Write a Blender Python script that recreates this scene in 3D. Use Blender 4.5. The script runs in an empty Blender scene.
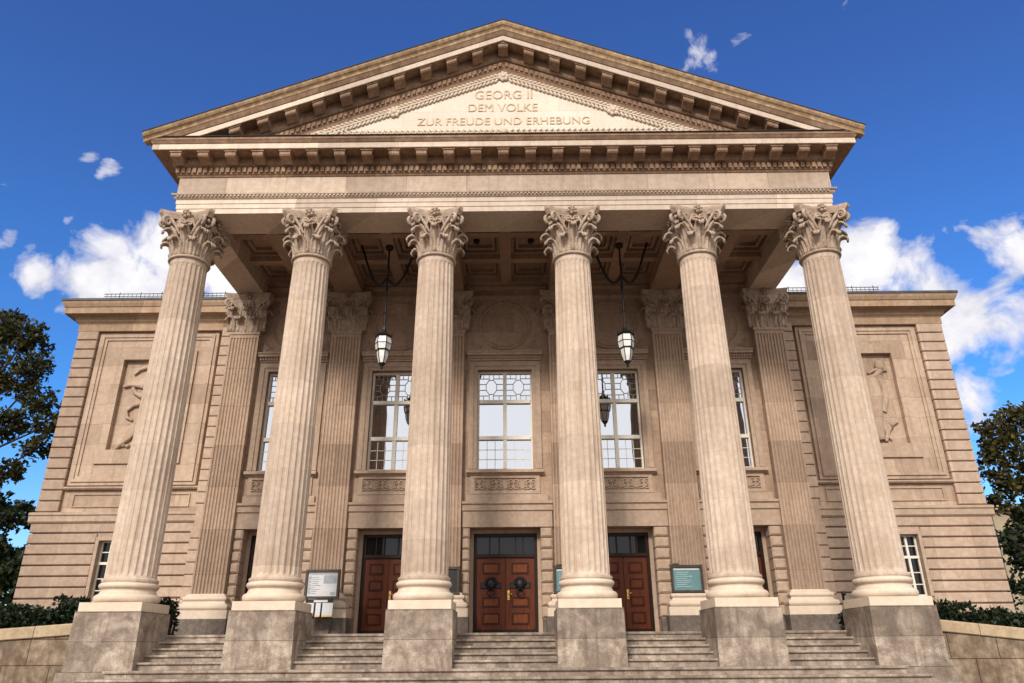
import bpy, math, random
from mathutils import Vector, Matrix
random.seed(7)
PI = math.pi
sc = bpy.context.scene
col = sc.collection
R = math.radians

# ------------------------------------------------------------------ mesh builder
class MB:
    def __init__(s): s.v = []; s.f = []; s.sm = []
    def add(s, vs, fs, smooth=False):
        n = len(s.v); s.v += [tuple(p) for p in vs]
        for f in fs: s.f.append(tuple(n + i for i in f)); s.sm.append(smooth)
    def box(s, x0, x1, y0, y1, z0, z1):
        s.add([(x0,y0,z0),(x1,y0,z0),(x1,y1,z0),(x0,y1,z0),(x0,y0,z1),(x1,y0,z1),(x1,y1,z1),(x0,y1,z1)],
              [(0,3,2,1),(4,5,6,7),(0,1,5,4),(1,2,6,5),(2,3,7,6),(3,0,4,7)])
    def cbox(s, x0, x1, y0, y1, z0, z1, c=0.03, sides=(1,1)):
        """box whose front (y0) edges are chamfered"""
        a, b = c*sides[0], c*sides[1]
        s.add([(x0,y0+c,z0),(x1,y0+c,z0),(x1,y1,z0),(x0,y1,z0),(x0,y0+c,z1),(x1,y0+c,z1),(x1,y1,z1),(x0,y1,z1),
               (x0+a,y0,z0+c),(x1-b,y0,z0+c),(x1-b,y0,z1-c),(x0+a,y0,z1-c)],
              [(0,3,2,1),(4,5,6,7),(8,9,10,11),(0,1,9,8),(1,10,9),(1,5,10),(5,4,11,10),(4,0,8,11),(1,2,6,5),(2,3,7,6),(3,0,4,7)])
    def poly_x(s, prof, x0, x1):
        """closed (y,z) profile extruded along x"""
        n = len(prof)
        s.add([(x0,y,z) for y,z in prof]+[(x1,y,z) for y,z in prof],
              [tuple(range(n))[::-1], tuple(range(n,2*n))]+[(i,(i+1)%n,n+(i+1)%n,n+i) for i in range(n)])
    def poly_z(s, outline, z0, z1, smooth=False):
        n = len(outline)
        s.add([(x,y,z0) for x,y in outline]+[(x,y,z1) for x,y in outline],
              [tuple(range(n))[::-1], tuple(range(n,2*n))])
        s.add([(x,y,z0) for x,y in outline]+[(x,y,z1) for x,y in outline],
              [(i,(i+1)%n,n+(i+1)%n,n+i) for i in range(n)], smooth)
    def loft(s, rings, closed=True, caps=True, smooth=False):
        n = len(rings[0]); vs = [p for r in rings for p in r]; fs = []
        for k in range(len(rings)-1):
            for i in range(n if closed else n-1):
                j = (i+1) % n
                fs.append((k*n+i, k*n+j, (k+1)*n+j, (k+1)*n+i))
        s.add(vs, fs, smooth)
        if caps:
            s.add(rings[0], [tuple(range(n))[::-1]]); s.add(rings[-1], [tuple(range(n))])
    def lathe(s, prof, n=32, cx=0, cy=0, smooth=True):
        s.loft([[(cx+r*math.cos(2*PI*i/n), cy+r*math.sin(2*PI*i/n), z) for i in range(n)] for r, z in prof], smooth=smooth)
    def tube(s, pts, r, n=6, caps=True):
        pts = [Vector(p) for p in pts]; rs = r if isinstance(r, (list, tuple)) else [r]*len(pts)
        rings = []; prev = None
        for i, p in enumerate(pts):
            t = (pts[min(i+1, len(pts)-1)] - pts[max(i-1, 0)])
            t = t.normalized() if t.length > 1e-9 else Vector((0,0,1))
            if prev is None:
                a = Vector((0,0,1)) if abs(t.z) < .9 else Vector((1,0,0))
                u = t.cross(a).normalized()
            else:
                u = prev - t*prev.dot(t)
                u = u.normalized() if u.length > 1e-6 else t.orthogonal().normalized()
            prev = u; w = t.cross(u)
            rings.append([p + (u*math.cos(2*PI*k/n) + w*math.sin(2*PI*k/n))*rs[i] for k in range(n)])
        s.loft(rings, caps=caps, smooth=True)
    def ell(s, c, rx, ry, rz, n=8, m=6, rot=None):
        c = Vector(c); rings = []
        for j in range(m+1):
            a = -PI/2 + PI*j/m; q = []
            for i in range(n):
                b = 2*PI*i/n
                p = Vector((rx*max(math.cos(a),.02)*math.cos(b), ry*max(math.cos(a),.02)*math.sin(b), rz*math.sin(a)))
                if rot: p = rot @ p
                q.append(c+p)
            rings.append(q)
        s.loft(rings, smooth=True)
    def sheet(s, P, N, th):
        """solid sheet from a grid P of points with per-row/col back offset direction N"""
        a, b = len(P), len(P[0])
        vs = [p for r in P for p in r] + [P[i][j]-N[i][j]*th for i in range(a) for j in range(b)]
        o = a*b; fs = []
        for i in range(a-1):
            for j in range(b-1):
                q = (i*b+j, i*b+j+1, (i+1)*b+j+1, (i+1)*b+j)
                fs.append(q); fs.append(tuple(o+k for k in q[::-1]))
        for i in range(a-1):
            fs.append((i*b, (i+1)*b, o+(i+1)*b, o+i*b)); fs.append((i*b+b-1, o+i*b+b-1, o+(i+1)*b+b-1, (i+1)*b+b-1))
        for j in range(b-1):
            fs.append((j, o+j, o+j+1, j+1)); k = (a-1)*b
            fs.append((k+j, k+j+1, o+k+j+1, o+k+j))
        s.add(vs, fs, True)

WORLD = {}
def obj(name, mb, mat, parent=None, loc=None, local=False):
    """link a builder as ONE mesh object. Points are world points unless local."""
    base = WORLD[parent] if parent else Vector((0,0,0))
    w = Vector(loc) if loc is not None else base.copy()
    vs = mb.v if local else [(x-w.x, y-w.y, z-w.z) for x,y,z in mb.v]
    me = bpy.data.meshes.new(name); me.from_pydata(vs, [], mb.f)
    me.polygons.foreach_set('use_smooth', mb.sm)
    me.update()
    me.materials.append(mat)
    o = bpy.data.objects.new(name, me); col.objects.link(o)
    o.location = w - base; o.parent = parent; WORLD[o] = w
    return o
def tag(o, label=None, cat=None, group=None, kind=None):
    if label: o['label'] = label
    if cat: o['category'] = cat
    if group: o['group'] = group
    if kind: o['kind'] = kind
    return o
def thing(name, label, cat, loc, group=None):
    o = bpy.data.objects.new(name, None); col.objects.link(o); o.location = loc; o.empty_display_size = .2
    WORLD[o] = Vector(loc); return tag(o, label, cat, group)
def dup(o, parent, shift):
    c = o.copy(); col.objects.link(c); c.parent = parent
    WORLD[c] = WORLD[o] + Vector(shift)
    c.location = WORLD[c] - (WORLD[parent] if parent else Vector((0,0,0)))
    for ch in list(o.children):
        dup(ch, c, shift)
    return c

# ------------------------------------------------------------------ materials
def new_mat(name):
    m = bpy.data.materials.new(name); m.use_nodes = True
    nt = m.node_tree; b = nt.nodes['Principled BSDF']; return m, nt, b
def N(nt, t, **kw):
    n = nt.nodes.new(t)
    for k, v in kw.items():
        if k in n.inputs: n.inputs[k].default_value = v
        else: setattr(n, k, v)
    return n
def mixc(nt, fac, a, b, mode='MIX'):
    n = nt.nodes.new('ShaderNodeMix'); n.data_type = 'RGBA'; n.blend_type = mode
    for sock, val in ((n.inputs[0], fac), (n.inputs[6], a), (n.inputs[7], b)):
        if hasattr(val, 'is_linked') or hasattr(val, 'links'): nt.links.new(val, sock)
        else: sock.default_value = val
    return n.outputs[2]
def ramp(nt, src, stops):
    r = nt.nodes.new('ShaderNodeValToRGB'); e = r.color_ramp.elements
    e[0].position, e[1].position = stops[0][0], stops[-1][0]
    def c(v): return (v,v,v,1) if not isinstance(v, tuple) else (*v[:3],1)
    e[0].color, e[1].color = c(stops[0][1]), c(stops[-1][1])
    for p, v in stops[1:-1]:
        k = e.new(p); k.color = c(v)
    nt.links.new(src, r.inputs[0]); return r.outputs[0]
def math_n(nt, op, a, b=None, clamp=False):
    n = nt.nodes.new('ShaderNodeMath'); n.operation = op; n.use_clamp = clamp
    for i, v in enumerate((a, b)):
        if v is None: continue
        if hasattr(v, 'links'): nt.links.new(v, n.inputs[i])
        else: n.inputs[i].default_value = v
    return n.outputs[0]
def stone(name, base, dark, light, ashlar=None, stain=0.35, streak=0.25, rough=.85, bump=.25, drum=None, spots=0.0, mortar=None, blotch=0.0, blocks=1.0):
    m, nt, b = new_mat(name); L = nt.links
    geo = N(nt, 'ShaderNodeNewGeometry'); pos = geo.outputs['Position']
    n1 = N(nt, 'ShaderNodeTexNoise', Scale=.9, Detail=6., Roughness=.6); L.new(pos, n1.inputs['Vector'])
    n2 = N(nt, 'ShaderNodeTexNoise', Scale=7., Detail=8., Roughness=.65); L.new(pos, n2.inputs['Vector'])
    mp = N(nt, 'ShaderNodeMapping'); mp.inputs['Scale'].default_value = (5.5,5.5,.45); L.new(pos, mp.inputs[0])
    n3 = N(nt, 'ShaderNodeTexNoise', Scale=1., Detail=6., Roughness=.6); L.new(mp.outputs[0], n3.inputs['Vector'])
    c = mixc(nt, ramp(nt, n1.outputs[0], [(.35,0.),(.68,1.)]), (*base,1), (*light,1))
    f2 = math_n(nt, 'MULTIPLY', ramp(nt, n2.outputs[0], [(.42,1.),(.62,0.)]), stain)
    c = mixc(nt, f2, c, (*dark,1))
    f3 = math_n(nt, 'MULTIPLY', ramp(nt, n3.outputs[0], [(.5,0.),(.66,1.)]), streak)
    c = mixc(nt, f3, c, (*dark,1))
    if blotch:
        n6 = N(nt, 'ShaderNodeTexNoise', Scale=1.7, Detail=7., Roughness=.62, Distortion=.9); L.new(pos, n6.inputs['Vector'])
        c = mixc(nt, math_n(nt, 'MULTIPLY', ramp(nt, n6.outputs[0], [(.46,0.),(.60,1.)]), blotch), c, (*dark,1))
        c = mixc(nt, math_n(nt, 'MULTIPLY', ramp(nt, n6.outputs[0], [(.33,1.),(.44,0.)]), blotch*.7), c, tuple(min(1,v*1.35) for v in light)+(1,))
    sx = N(nt, 'ShaderNodeSeparateXYZ'); L.new(pos, sx.inputs[0])
    if drum:
        oi = N(nt, 'ShaderNodeObjectInfo')
        z = math_n(nt, 'ADD', sx.outputs[2], math_n(nt, 'MULTIPLY', oi.outputs['Random'], 1.5))
        k = math_n(nt, 'DIVIDE', z, drum)
        fl = math_n(nt, 'FLOOR', k); fr = math_n(nt, 'FRACT', k)
        wn = N(nt, 'ShaderNodeTexWhiteNoise', noise_dimensions='2D')
        cv = N(nt, 'ShaderNodeCombineXYZ'); L.new(fl, cv.inputs[0]); L.new(oi.outputs['Random'], cv.inputs[1]); L.new(cv.outputs[0], wn.inputs['Vector'])
        c = mixc(nt, .5, c, mixc(nt, 1., c, ramp(nt, wn.outputs[0], [(0.,(.68,.64,.6)),(.5,(.95,.93,.9)),(1.,(1.16,1.14,1.1))]), 'MULTIPLY'))
        c = mixc(nt, math_n(nt, 'MULTIPLY', ramp(nt, fr, [(0.,1.),(.012,0.)]), .45), c, (*dark,1))
    hb = n2.outputs[0]
    if ashlar:
        bw, bh, ms = ashlar
        xy = math_n(nt, 'ADD', sx.outputs[0], sx.outputs[1])
        cv = N(nt, 'ShaderNodeCombineXYZ'); L.new(xy, cv.inputs[0]); L.new(sx.outputs[2], cv.inputs[1])
        br = N(nt, 'ShaderNodeTexBrick', Scale=1.); br.inputs['Mortar Size'].default_value = ms
        br.inputs['Brick Width'].default_value = bw; br.inputs['Row Height'].default_value = bh
        br.inputs['Color1'].default_value = (1-.23*blocks,1-.255*blocks,1-.275*blocks,1); br.inputs['Color2'].default_value = (1+.1*blocks,1+.09*blocks,1+.07*blocks,1)
        br.inputs['Mortar'].default_value = (*(mortar or (.55,.48,.42)),1); br.inputs['Mortar Smooth'].default_value = .3
        L.new(cv.outputs[0], br.inputs['Vector'])
        c = mixc(nt, 1., c, br.outputs['Color'], 'MULTIPLY')
    if spots:
        n4 = N(nt, 'ShaderNodeTexNoise', Scale=60., Detail=2.); L.new(pos, n4.inputs['Vector'])
        c = mixc(nt, spots, c, mixc(nt, 1., c, ramp(nt, n4.outputs[0], [(.35,.35),(.65,1.5)]), 'MULTIPLY'))
    L.new(c, b.inputs['Base Color']); b.inputs['Roughness'].default_value = rough
    b.inputs['Specular IOR Level'].default_value = .25
    nb = N(nt, 'ShaderNodeTexNoise', Scale=28., Detail=5.); L.new(pos, nb.inputs['Vector'])
    bp = N(nt, 'ShaderNodeBump', Strength=bump, Distance=.02); L.new(nb.outputs[0], bp.inputs['Height']); L.new(bp.outputs[0], b.inputs['Normal'])
    return m
def plain(name, c, rough=.6, metal=0., spec=.4, vary=.15, scale=8.):
    m, nt, b = new_mat(name)
    geo = N(nt, 'ShaderNodeNewGeometry')
    n = N(nt, 'ShaderNodeTexNoise', Scale=scale, Detail=5.); nt.links.new(geo.outputs['Position'], n.inputs['Vector'])
    lo = tuple(x*(1-vary) for x in c); hi = tuple(x*(1+vary) for x in c)
    nt.links.new(ramp(nt, n.outputs[0], [(.3,lo),(.7,hi)]), b.inputs['Base Color'])
    b.inputs['Roughness'].default_value = rough; b.inputs['Metallic'].default_value = metal
    b.inputs['Specular IOR Level'].default_value = spec
    return m
def wood(name, c1, c2, rough=.4):
    m, nt, b = new_mat(name); L = nt.links
    geo = N(nt, 'ShaderNodeNewGeometry')
    mp = N(nt, 'ShaderNodeMapping'); mp.inputs['Scale'].default_value = (22,22,1.6); L.new(geo.outputs['Position'], mp.inputs[0])
    n = N(nt, 'ShaderNodeTexNoise', Scale=1.3, Detail=8., Roughness=.65, Distortion=.8); L.new(mp.outputs[0], n.inputs['Vector'])
    L.new(ramp(nt, n.outputs[0], [(.3,c1),(.7,c2)]), b.inputs['Base Color'])
    b.inputs['Roughness'].default_value = rough; b.inputs['Specular IOR Level'].default_value = .18
    bp = N(nt, 'ShaderNodeBump', Strength=.15, Distance=.005); L.new(n.outputs[0], bp.inputs['Height']); L.new(bp.outputs[0], b.inputs['Normal'])
    return m
def glass(name, dark, refl, rough=.02):
    m, nt, b = new_mat(name); L = nt.links
    geo = N(nt, 'ShaderNodeNewGeometry')
    n = N(nt, 'ShaderNodeTexNoise', Scale=1.1, Detail=1.); L.new(geo.outputs['Position'], n.inputs['Vector'])
    bp = N(nt, 'ShaderNodeBump', Strength=.06, Distance=.05); L.new(n.outputs[0], bp.inputs['Height'])
    b.inputs['Base Color'].default_value = (*dark,1); b.inputs['Roughness'].default_value = .6; b.inputs['Specular IOR Level'].default_value = 0.
    g = N(nt, 'ShaderNodeBsdfGlossy'); g.inputs['Roughness'].default_value = rough; g.inputs['Color'].default_value = (.88,.92,1,1)
    L.new(bp.outputs[0], g.inputs['Normal'])
    mx = N(nt, 'ShaderNodeMixShader'); mx.inputs[0].default_value = refl
    L.new(b.outputs[0], mx.inputs[1]); L.new(g.outputs[0], mx.inputs[2])
    L.new(mx.outputs[0], nt.nodes['Material Output'].inputs['Surface'])
    return m
def leafmat(name, c1, c2, c3):
    m, nt, b = new_mat(name); L = nt.links
    geo = N(nt, 'ShaderNodeNewGeometry')
    n = N(nt, 'ShaderNodeTexNoise', Scale=1.2, Detail=3.); L.new(geo.outputs['Position'], n.inputs['Vector'])
    a = math_n(nt, 'ADD', math_n(nt, 'MULTIPLY', geo.outputs['Random Per Island'], .55), math_n(nt, 'MULTIPLY', n.outputs[0], .5))
    L.new(ramp(nt, a, [(.15,c1),(.5,c2),(.9,c3)]), b.inputs['Base Color'])
    b.inputs['Roughness'].default_value = .5; b.inputs['Specular IOR Level'].default_value = .25
    tr = N(nt, 'ShaderNodeBsdfTranslucent'); L.new(ramp(nt, a, [(.15,c1),(.5,c2),(.9,c3)]), tr.inputs[0])
    mx = N(nt, 'ShaderNodeMixShader'); mx.inputs[0].default_value = .25
    L.new(b.outputs[0], mx.inputs[1]); L.new(tr.outputs[0], mx.inputs[2]); L.new(mx.outputs[0], nt.nodes['Material Output'].inputs['Surface'])
    return m

STONE_D = (.19,.115,.065)
M_col   = stone('column_sandstone', (0.507,0.398,0.310), (0.284,0.188,0.129), (0.599,0.487,0.398), stain=.28, streak=.4, drum=1.16, bump=.3)
M_cap   = stone('capital_sandstone', (0.446,0.338,0.253), (0.203,0.129,0.088), (0.538,0.422,0.331), stain=.45, streak=.2, bump=.9)
M_base  = stone('base_limestone', (0.629,0.507,0.388), (0.385,0.273,0.181), (0.670,0.556,0.445), stain=.2, streak=.1)
M_ent   = stone('entablature_stone', (0.649,0.537,0.439), (0.385,0.273,0.191), (0.700,0.596,0.501), ashlar=(2.3,50.,.006), stain=.25, streak=.22)
M_friez = stone('frieze_stone', (0.507,0.403,0.315), (0.304,0.199,0.135), (0.588,0.477,0.388), ashlar=(1.75,50.,.008), stain=.3, streak=.3)
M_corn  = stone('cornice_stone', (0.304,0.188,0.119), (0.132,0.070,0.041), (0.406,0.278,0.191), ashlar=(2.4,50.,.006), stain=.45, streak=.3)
M_sima  = stone('gutter_stone', (.50,.34,.195), (.22,.125,.065), (.62,.45,.28), stain=.6, streak=.35)
M_tymp  = stone('tympanum_stone', (0.690,0.582,0.476), (0.467,0.357,0.259), (0.751,0.646,0.549), ashlar=(1.9,.62,.006), blocks=.3, stain=.12, streak=.1, mortar=(.72,.68,.62))
M_text  = plain('letter_gilding', (.5,.37,.225), rough=.5, vary=.2)
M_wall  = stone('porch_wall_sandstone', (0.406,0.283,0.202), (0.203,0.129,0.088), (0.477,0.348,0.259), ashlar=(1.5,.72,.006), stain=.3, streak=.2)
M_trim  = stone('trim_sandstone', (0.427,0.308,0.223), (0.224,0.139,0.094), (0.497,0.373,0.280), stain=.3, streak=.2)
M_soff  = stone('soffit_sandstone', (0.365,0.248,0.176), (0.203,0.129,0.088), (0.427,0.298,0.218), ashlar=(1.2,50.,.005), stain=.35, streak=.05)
M_wing  = stone('wing_sandstone', (0.464,0.342,0.252), (0.262,0.171,0.116), (0.544,0.413,0.318), ashlar=(1.15,.7,.006), stain=.3, streak=.4)
M_rust  = stone('rusticated_sandstone', (0.444,0.322,0.242), (0.243,0.157,0.112), (0.536,0.408,0.313), ashlar=(1.25,50.,.005), stain=.32, streak=.15)
M_gran  = stone('pedestal_granite', (.325,.26,.205), (.115,.082,.062), (.46,.38,.31), stain=.35, streak=.5, spots=.35, blotch=.6, ashlar=(50.,.62,.008), mortar=(.5,.45,.4))
M_dgran = stone('dark_granite', (.15,.115,.095), (.07,.05,.042), (.2,.165,.135), stain=.5, streak=.3, spots=.4)
M_step  = stone('worn_step_stone', (.37,.295,.235), (.12,.086,.066), (.48,.40,.33), stain=.55, streak=.3, spots=.3, blotch=.4, ashlar=(1.7,50.,.008))
M_ret   = stone('ramp_wall_stone', (.27,.195,.135), (.085,.055,.036), (.38,.295,.215), stain=.5, streak=.55, blotch=.5, ashlar=(1.1,.55,.012), mortar=(.3,.25,.2))
M_cop   = stone('coping_stone', (.42,.31,.195), (.2,.13,.075), (.5,.39,.255), stain=.4, streak=.2)
M_land  = stone('paving_stone', (.3,.24,.18), (.16,.11,.08), (.37,.3,.23), stain=.4, streak=0.)
M_lead  = plain('roof_lead', (.03,.024,.02), rough=.85, vary=.3)
M_slate = plain('roof_slate', (.06,.055,.055), rough=.6, vary=.35, scale=3.)
M_white = plain('painted_window_frame', (.72,.66,.56), rough=.4, vary=.08)
M_came  = plain('lead_came', (.3,.27,.24), rough=.5)
M_pane  = glass('window_glass', (.016,.015,.015), .6)
M_pane2 = glass('dark_door_glass', (.01,.009,.008), .03)
M_door  = wood('red_brown_door_wood', (.06,.012,.004), (.155,.036,.011))
M_panel = wood('orange_door_panel', (.10,.024,.006), (.21,.058,.015))
M_dmould= wood('dark_panel_moulding', (.022,.006,.002), (.05,.014,.006))
M_dframe= wood('dark_door_frame', (.012,.006,.004), (.028,.013,.008))
M_iron  = plain('black_iron', (.012,.011,.011), rough=.5, metal=.2, vary=.3)
M_brass = plain('brass', (.65,.42,.13), rough=.35, metal=.9, vary=.15)
M_milk  = plain('milk_glass', (.82,.80,.76), rough=.25, vary=.04)
M_teal  = plain('teal_poster', (.11,.21,.22), rough=.35, vary=.1)
M_paper = plain('white_paper', (.55,.55,.56), rough=.6, vary=.06)
M_ink   = plain('grey_print', (.16,.18,.2), rough=.6)
M_bframe= plain('board_frame_bronze', (.045,.03,.022), rough=.45, vary=.4)
M_bark  = stone('tree_bark', (.05,.036,.026), (.02,.014,.01), (.075,.055,.04), bump=.8)
M_leafA = leafmat('oak_leaves', (.012,.018,.006), (.035,.036,.010), (.10,.078,.02))
M_leafB = leafmat('yellowing_leaves', (.016,.021,.007), (.046,.044,.011), (.13,.095,.024))
M_leafC = leafmat('dark_leaves', (.008,.015,.006), (.018,.03,.01), (.045,.055,.018))
M_hedge = leafmat('hedge_leaves', (.006,.012,.005), (.014,.025,.009), (.03,.043,.014))
M_plaza = stone('plaza_paving', (.15,.115,.085), (.08,.06,.045), (.2,.155,.115), stain=.3, streak=0.)
M_earth = plain('planting_earth', (.06,.05,.03), rough=.95, vary=.4)
M_far   = stone('ochre_render', (.34,.27,.18), (.2,.15,.1), (.4,.33,.23), stain=.2)

# ------------------------------------------------------------------ main levels
CX = [-9.0, -5.5, -1.94, 1.94, 5.5, 9.0]
ZL = -.46          # landing
ZP = .02           # pedestal top
ZC = 10.74         # soffit of the entablature
YF = .2            # frieze face
WALL = 5.75
th = thing('theatre_building', 'grand pale sandstone theatre with six Corinthian columns under a wide inscribed pediment and flanking wings', 'theatre', (0, 6.0, ZL))

# ------------------------------------------------------------------ Corinthian leaves
def leaf(mb, org, out, h, w, reach, bell=0.0, Rw=.55, curl=.085):
    """acanthus leaf: rises from org along z, leans out, rolls over at the tip"""
    org = Vector(org); o = Vector(out).normalized(); s = Vector((0,0,1)).cross(o); up = Vector((0,0,1))
    cl = []
    for i in range(7):
        t = i/6; cl.append((reach*t**2.2 + .045 + bell*t, h*t, 1))
    bx, bz, _ = cl[-1]
    for i in range(1, 6):
        a = PI*(1 - i*.235)
        cl.append((bx + curl + curl*math.cos(a), bz + curl*.85*math.sin(a), 1))
    n = len(cl); P = []; Nn = []; m = 6
    for i, (d, z, _) in enumerate(cl):
        t = i/(n-1)
        ww = w*(.86 + .22*math.sin(PI*min(t*1.2,1)))*(1 - .5*max(0,(t-.5)/.5)**1.5)*(1 + .11*math.sin(t*PI*9))
        a0 = cl[max(i-1,0)]; a1 = cl[min(i+1,n-1)]
        tx, tz = a1[0]-a0[0], a1[1]-a0[1]; l = math.hypot(tx,tz) or 1
        nrm = o*(tz/l) - up*(tx/l)
        row = []; rn = []
        for j in range(-m, m+1):
            q = j/m; sd = q*ww/2
            back = -(sd*sd)/(2*Rw)*1.0 - .07*abs(q)**3*(1-t) + .034*math.cos(q*PI*2.5)*(1-t*.55)
            row.append(org + o*d + up*z + s*sd + nrm*back); rn.append(nrm)
        P.append(row); Nn.append(rn)
    mb.sheet(P, Nn, .03)
def spiral(c, e1, e2, r0, turns, a0, sgn=1, n=18):
    pts = []
    for i in range(n+1):
        t = i/n; r = r0*(1-t)**.8 + .012
        a = a0 + sgn*turns*2*PI*t
        pts.append(c + e1*r*math.cos(a) + e2*r*math.sin(a))
    return pts
def flower(mb, c, o, s, r):
    c = Vector(c); up = Vector((0,0,1))
    for k in range(6):
        a = k*PI/3 + .3
        p = c + (s*math.cos(a) + up*math.sin(a))*r*.75
        mb.ell(p, r*.42, r*.42, r*.36, 6, 4)
    mb.ell(c + o*r*.3, r*.4, r*.4, r*.4, 6, 4)

def abacus_outline(a, mid, ch=.11, n=7):
    pts = []
    for k in range(4):
        ang = k*PI/2; o = (math.cos(ang), math.sin(ang)); s = (-o[1], o[0])
        for i in range(n):
            t = -1 + 2*i/(n-1); side = t*(a-ch); d = mid + (a-mid)*abs(t)**2
            pts.append((o[0]*d + s[0]*side, o[1]*d + s[1]*side))
    return pts
def capital_mesh():
    mb = MB()
    mb.lathe([(.49,0),(.555,.01),(.57,.045),(.555,.08),(.52,.1),(.47,.12),(.41,.25),(.40,.6),(.46,.9),(.6,1.12),(.64,1.22)], 40)
    for k in range(8):
        a = k*PI/4 + PI/8; o = Vector((math.cos(a), math.sin(a), 0))
        leaf(mb, o*.475 + Vector((0,0,.1)), o, .36, .285, .075, curl=.10)
    for k in range(8):
        a = k*PI/4; o = Vector((math.cos(a), math.sin(a), 0))
        leaf(mb, o*.465 + Vector((0,0,.12)), o, .64, .27, .12, curl=.115)
    up = Vector((0,0,1))
    for k in range(4):
        a = k*PI/2 + PI/4; o = Vector((math.cos(a), math.sin(a), 0)); s = up.cross(o)
        for sg in (-1, 1):
            oo = (o + s*sg*.14).normalized()
            c = oo*.84 + Vector((0,0,1.09))
            st = oo*.50 + s*sg*.2 + Vector((0,0,.72))
            path = [st, st.lerp(c, .35) + up*.10, st.lerp(c, .68) + up*.15]
            sp = spiral(c, oo, up, .135, 1.6, PI*.62, -1)
            pts = path + sp
            rr = [.035,.045,.05] + [.055*(1-.55*i/len(sp)) for i in range(len(sp))]
            mb.tube(pts, rr, 6)
        mb.ell(o*.9 + Vector((0,0,1.09)), .06,.06,.06,6,4)
        leaf(mb, o*.5 + Vector((0,0,.62)), o, .30, .24, .17, curl=.07)
    for k in range(4):
        a = k*PI/2; o = Vector((math.cos(a), math.sin(a), 0)); s = up.cross(o)
        for sg in (-1, 1):
            c = o*.62 + s*sg*.115 + Vector((0,0,1.06))
            st = o*.52 + s*sg*.3 + Vector((0,0,.72))
            pts = [st, st.lerp(c,.45) + up*.09 + s*sg*.03] + spiral(c, s*sg, up, .095, 1.4, PI*.35, 1, 14)
            mb.tube(pts, [.032,.04] + [.042*(1-.5*i/15) for i in range(15)], 5)
            mb.ell(c+o*.02, .04,.04,.04,6,4)
            # outer leaf stems
            mb.tube([o*.5 + s*sg*.2 + up*.55, o*.53 + s*sg*.26 + up*.72, o*.56+s*sg*.36+up*.88, o*.62+s*sg*.42+up*.93], [.03,.045,.06,.03], 5)
        leaf(mb, o*.48 + Vector((0,0,.72)), o, .27, .2, .08, curl=.05)
        flower(mb, o*.70 + Vector((0,0,1.31)), o, s, .125)
    for z0, z1, f0, f1 in ((1.20,1.25,.90,.93),(1.25,1.33,.93,.985),(1.33,1.41,.985,1.0)):
        A = abacus_outline(.80*f0, .585*f0); B = abacus_outline(.80*f1, .585*f1)
        mb.loft([[(x,y,z0+.001) for x,y in A], [(x,y,z1-.001) for x,y in B]])
    return mb
def column_shaft(rb, rt, h):
    mb = MB(); nf = 24
    def ring(r, z, depth):
        q = []
        for k in range(nf):
            for u, d in ((0.,0.),(.15,0.),(.26,.62),(.575,1.),(.89,.62),(.999,0.)):
                a = 2*PI*(k+u)/nf; rr = r - depth*d; q.append((rr*math.cos(a), rr*math.sin(a), z))
        return q
    rad = lambda t: rb + (rt-rb)*(t**1.6)
    rings = [ring(rb+.055,0,0), ring(rb+.055,.05,0), ring(rb+.012,.075,0), ring(rb,.11,0), ring(rb,.135,.02), ring(rb,.18,.033)]
    for i in range(1, 12):
        t = i/12; rings.append(ring(rad(t), h*t, .034))
    rings += [ring(rt,h-.24,.034), ring(rt,h-.17,.022), ring(rt,h-.13,0), ring(rt,h,0)]
    mb.loft(rings, smooth=False)
    return mb
def torus_prof(r, z0, z1, n=6):
    zc = (z0+z1)/2; hh = (z1-z0)/2
    return [(r - hh + hh*math.cos(a), zc + hh*math.sin(a)) for a in [(-PI/2 + PI*i/n) for i in range(n+1)]]

YC = .76
SH = 9.33 - .70
def make_column(x):
    w = Vector((x, YC, .70))
    c = obj('portico_column', column_shaft(.572, .497, SH), M_col, th, w, True)
    b = MB()
    b.lathe([(.5,-.485)] + torus_prof(.73,-.48,-.28) + [(.635,-.27),(.62,-.25),(.6,-.2),(.61,-.17),(.635,-.165)] + torus_prof(.665,-.16,-.03) + [(.615,-.025),(.61,0.)], 48)
    obj('column_base', b, M_base, c, w, True)
    p = MB(); p.box(-.72,.72,-.72,.72,.025-.70,.22-.70)
    obj('plinth', p, M_base, c, w, True)
    g = MB()
    outer = abs(x) > 8
    zb = -1.235 - .70
    g.loft([[(-.775,-.775,zb),(.775,-.775,zb),(.775,.76,zb),(-.775,.76,zb)], [(-.755,-.755,ZP-.70),(.755,-.755,ZP-.70),(.755,.76,ZP-.70),(-.755,.76,ZP-.70)]])
    if outer:
        g.box(-.86,.86,-.84,.9,-2.5-.70,zb)
    obj('pedestal', g, M_gran, c, w, True)
    k = obj('capital', CAPMB, M_cap, c, (x, YC, 9.33), True)
    return c
CAPMB = capital_mesh()
col0 = make_column(CX[1])
for x in (CX[2], CX[3], CX[4]): dup(col0, th, (x-CX[1],0,0))
colO = make_column(CX[0])
cc = dup(colO, th, (CX[5]-CX[0],0,0))

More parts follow.
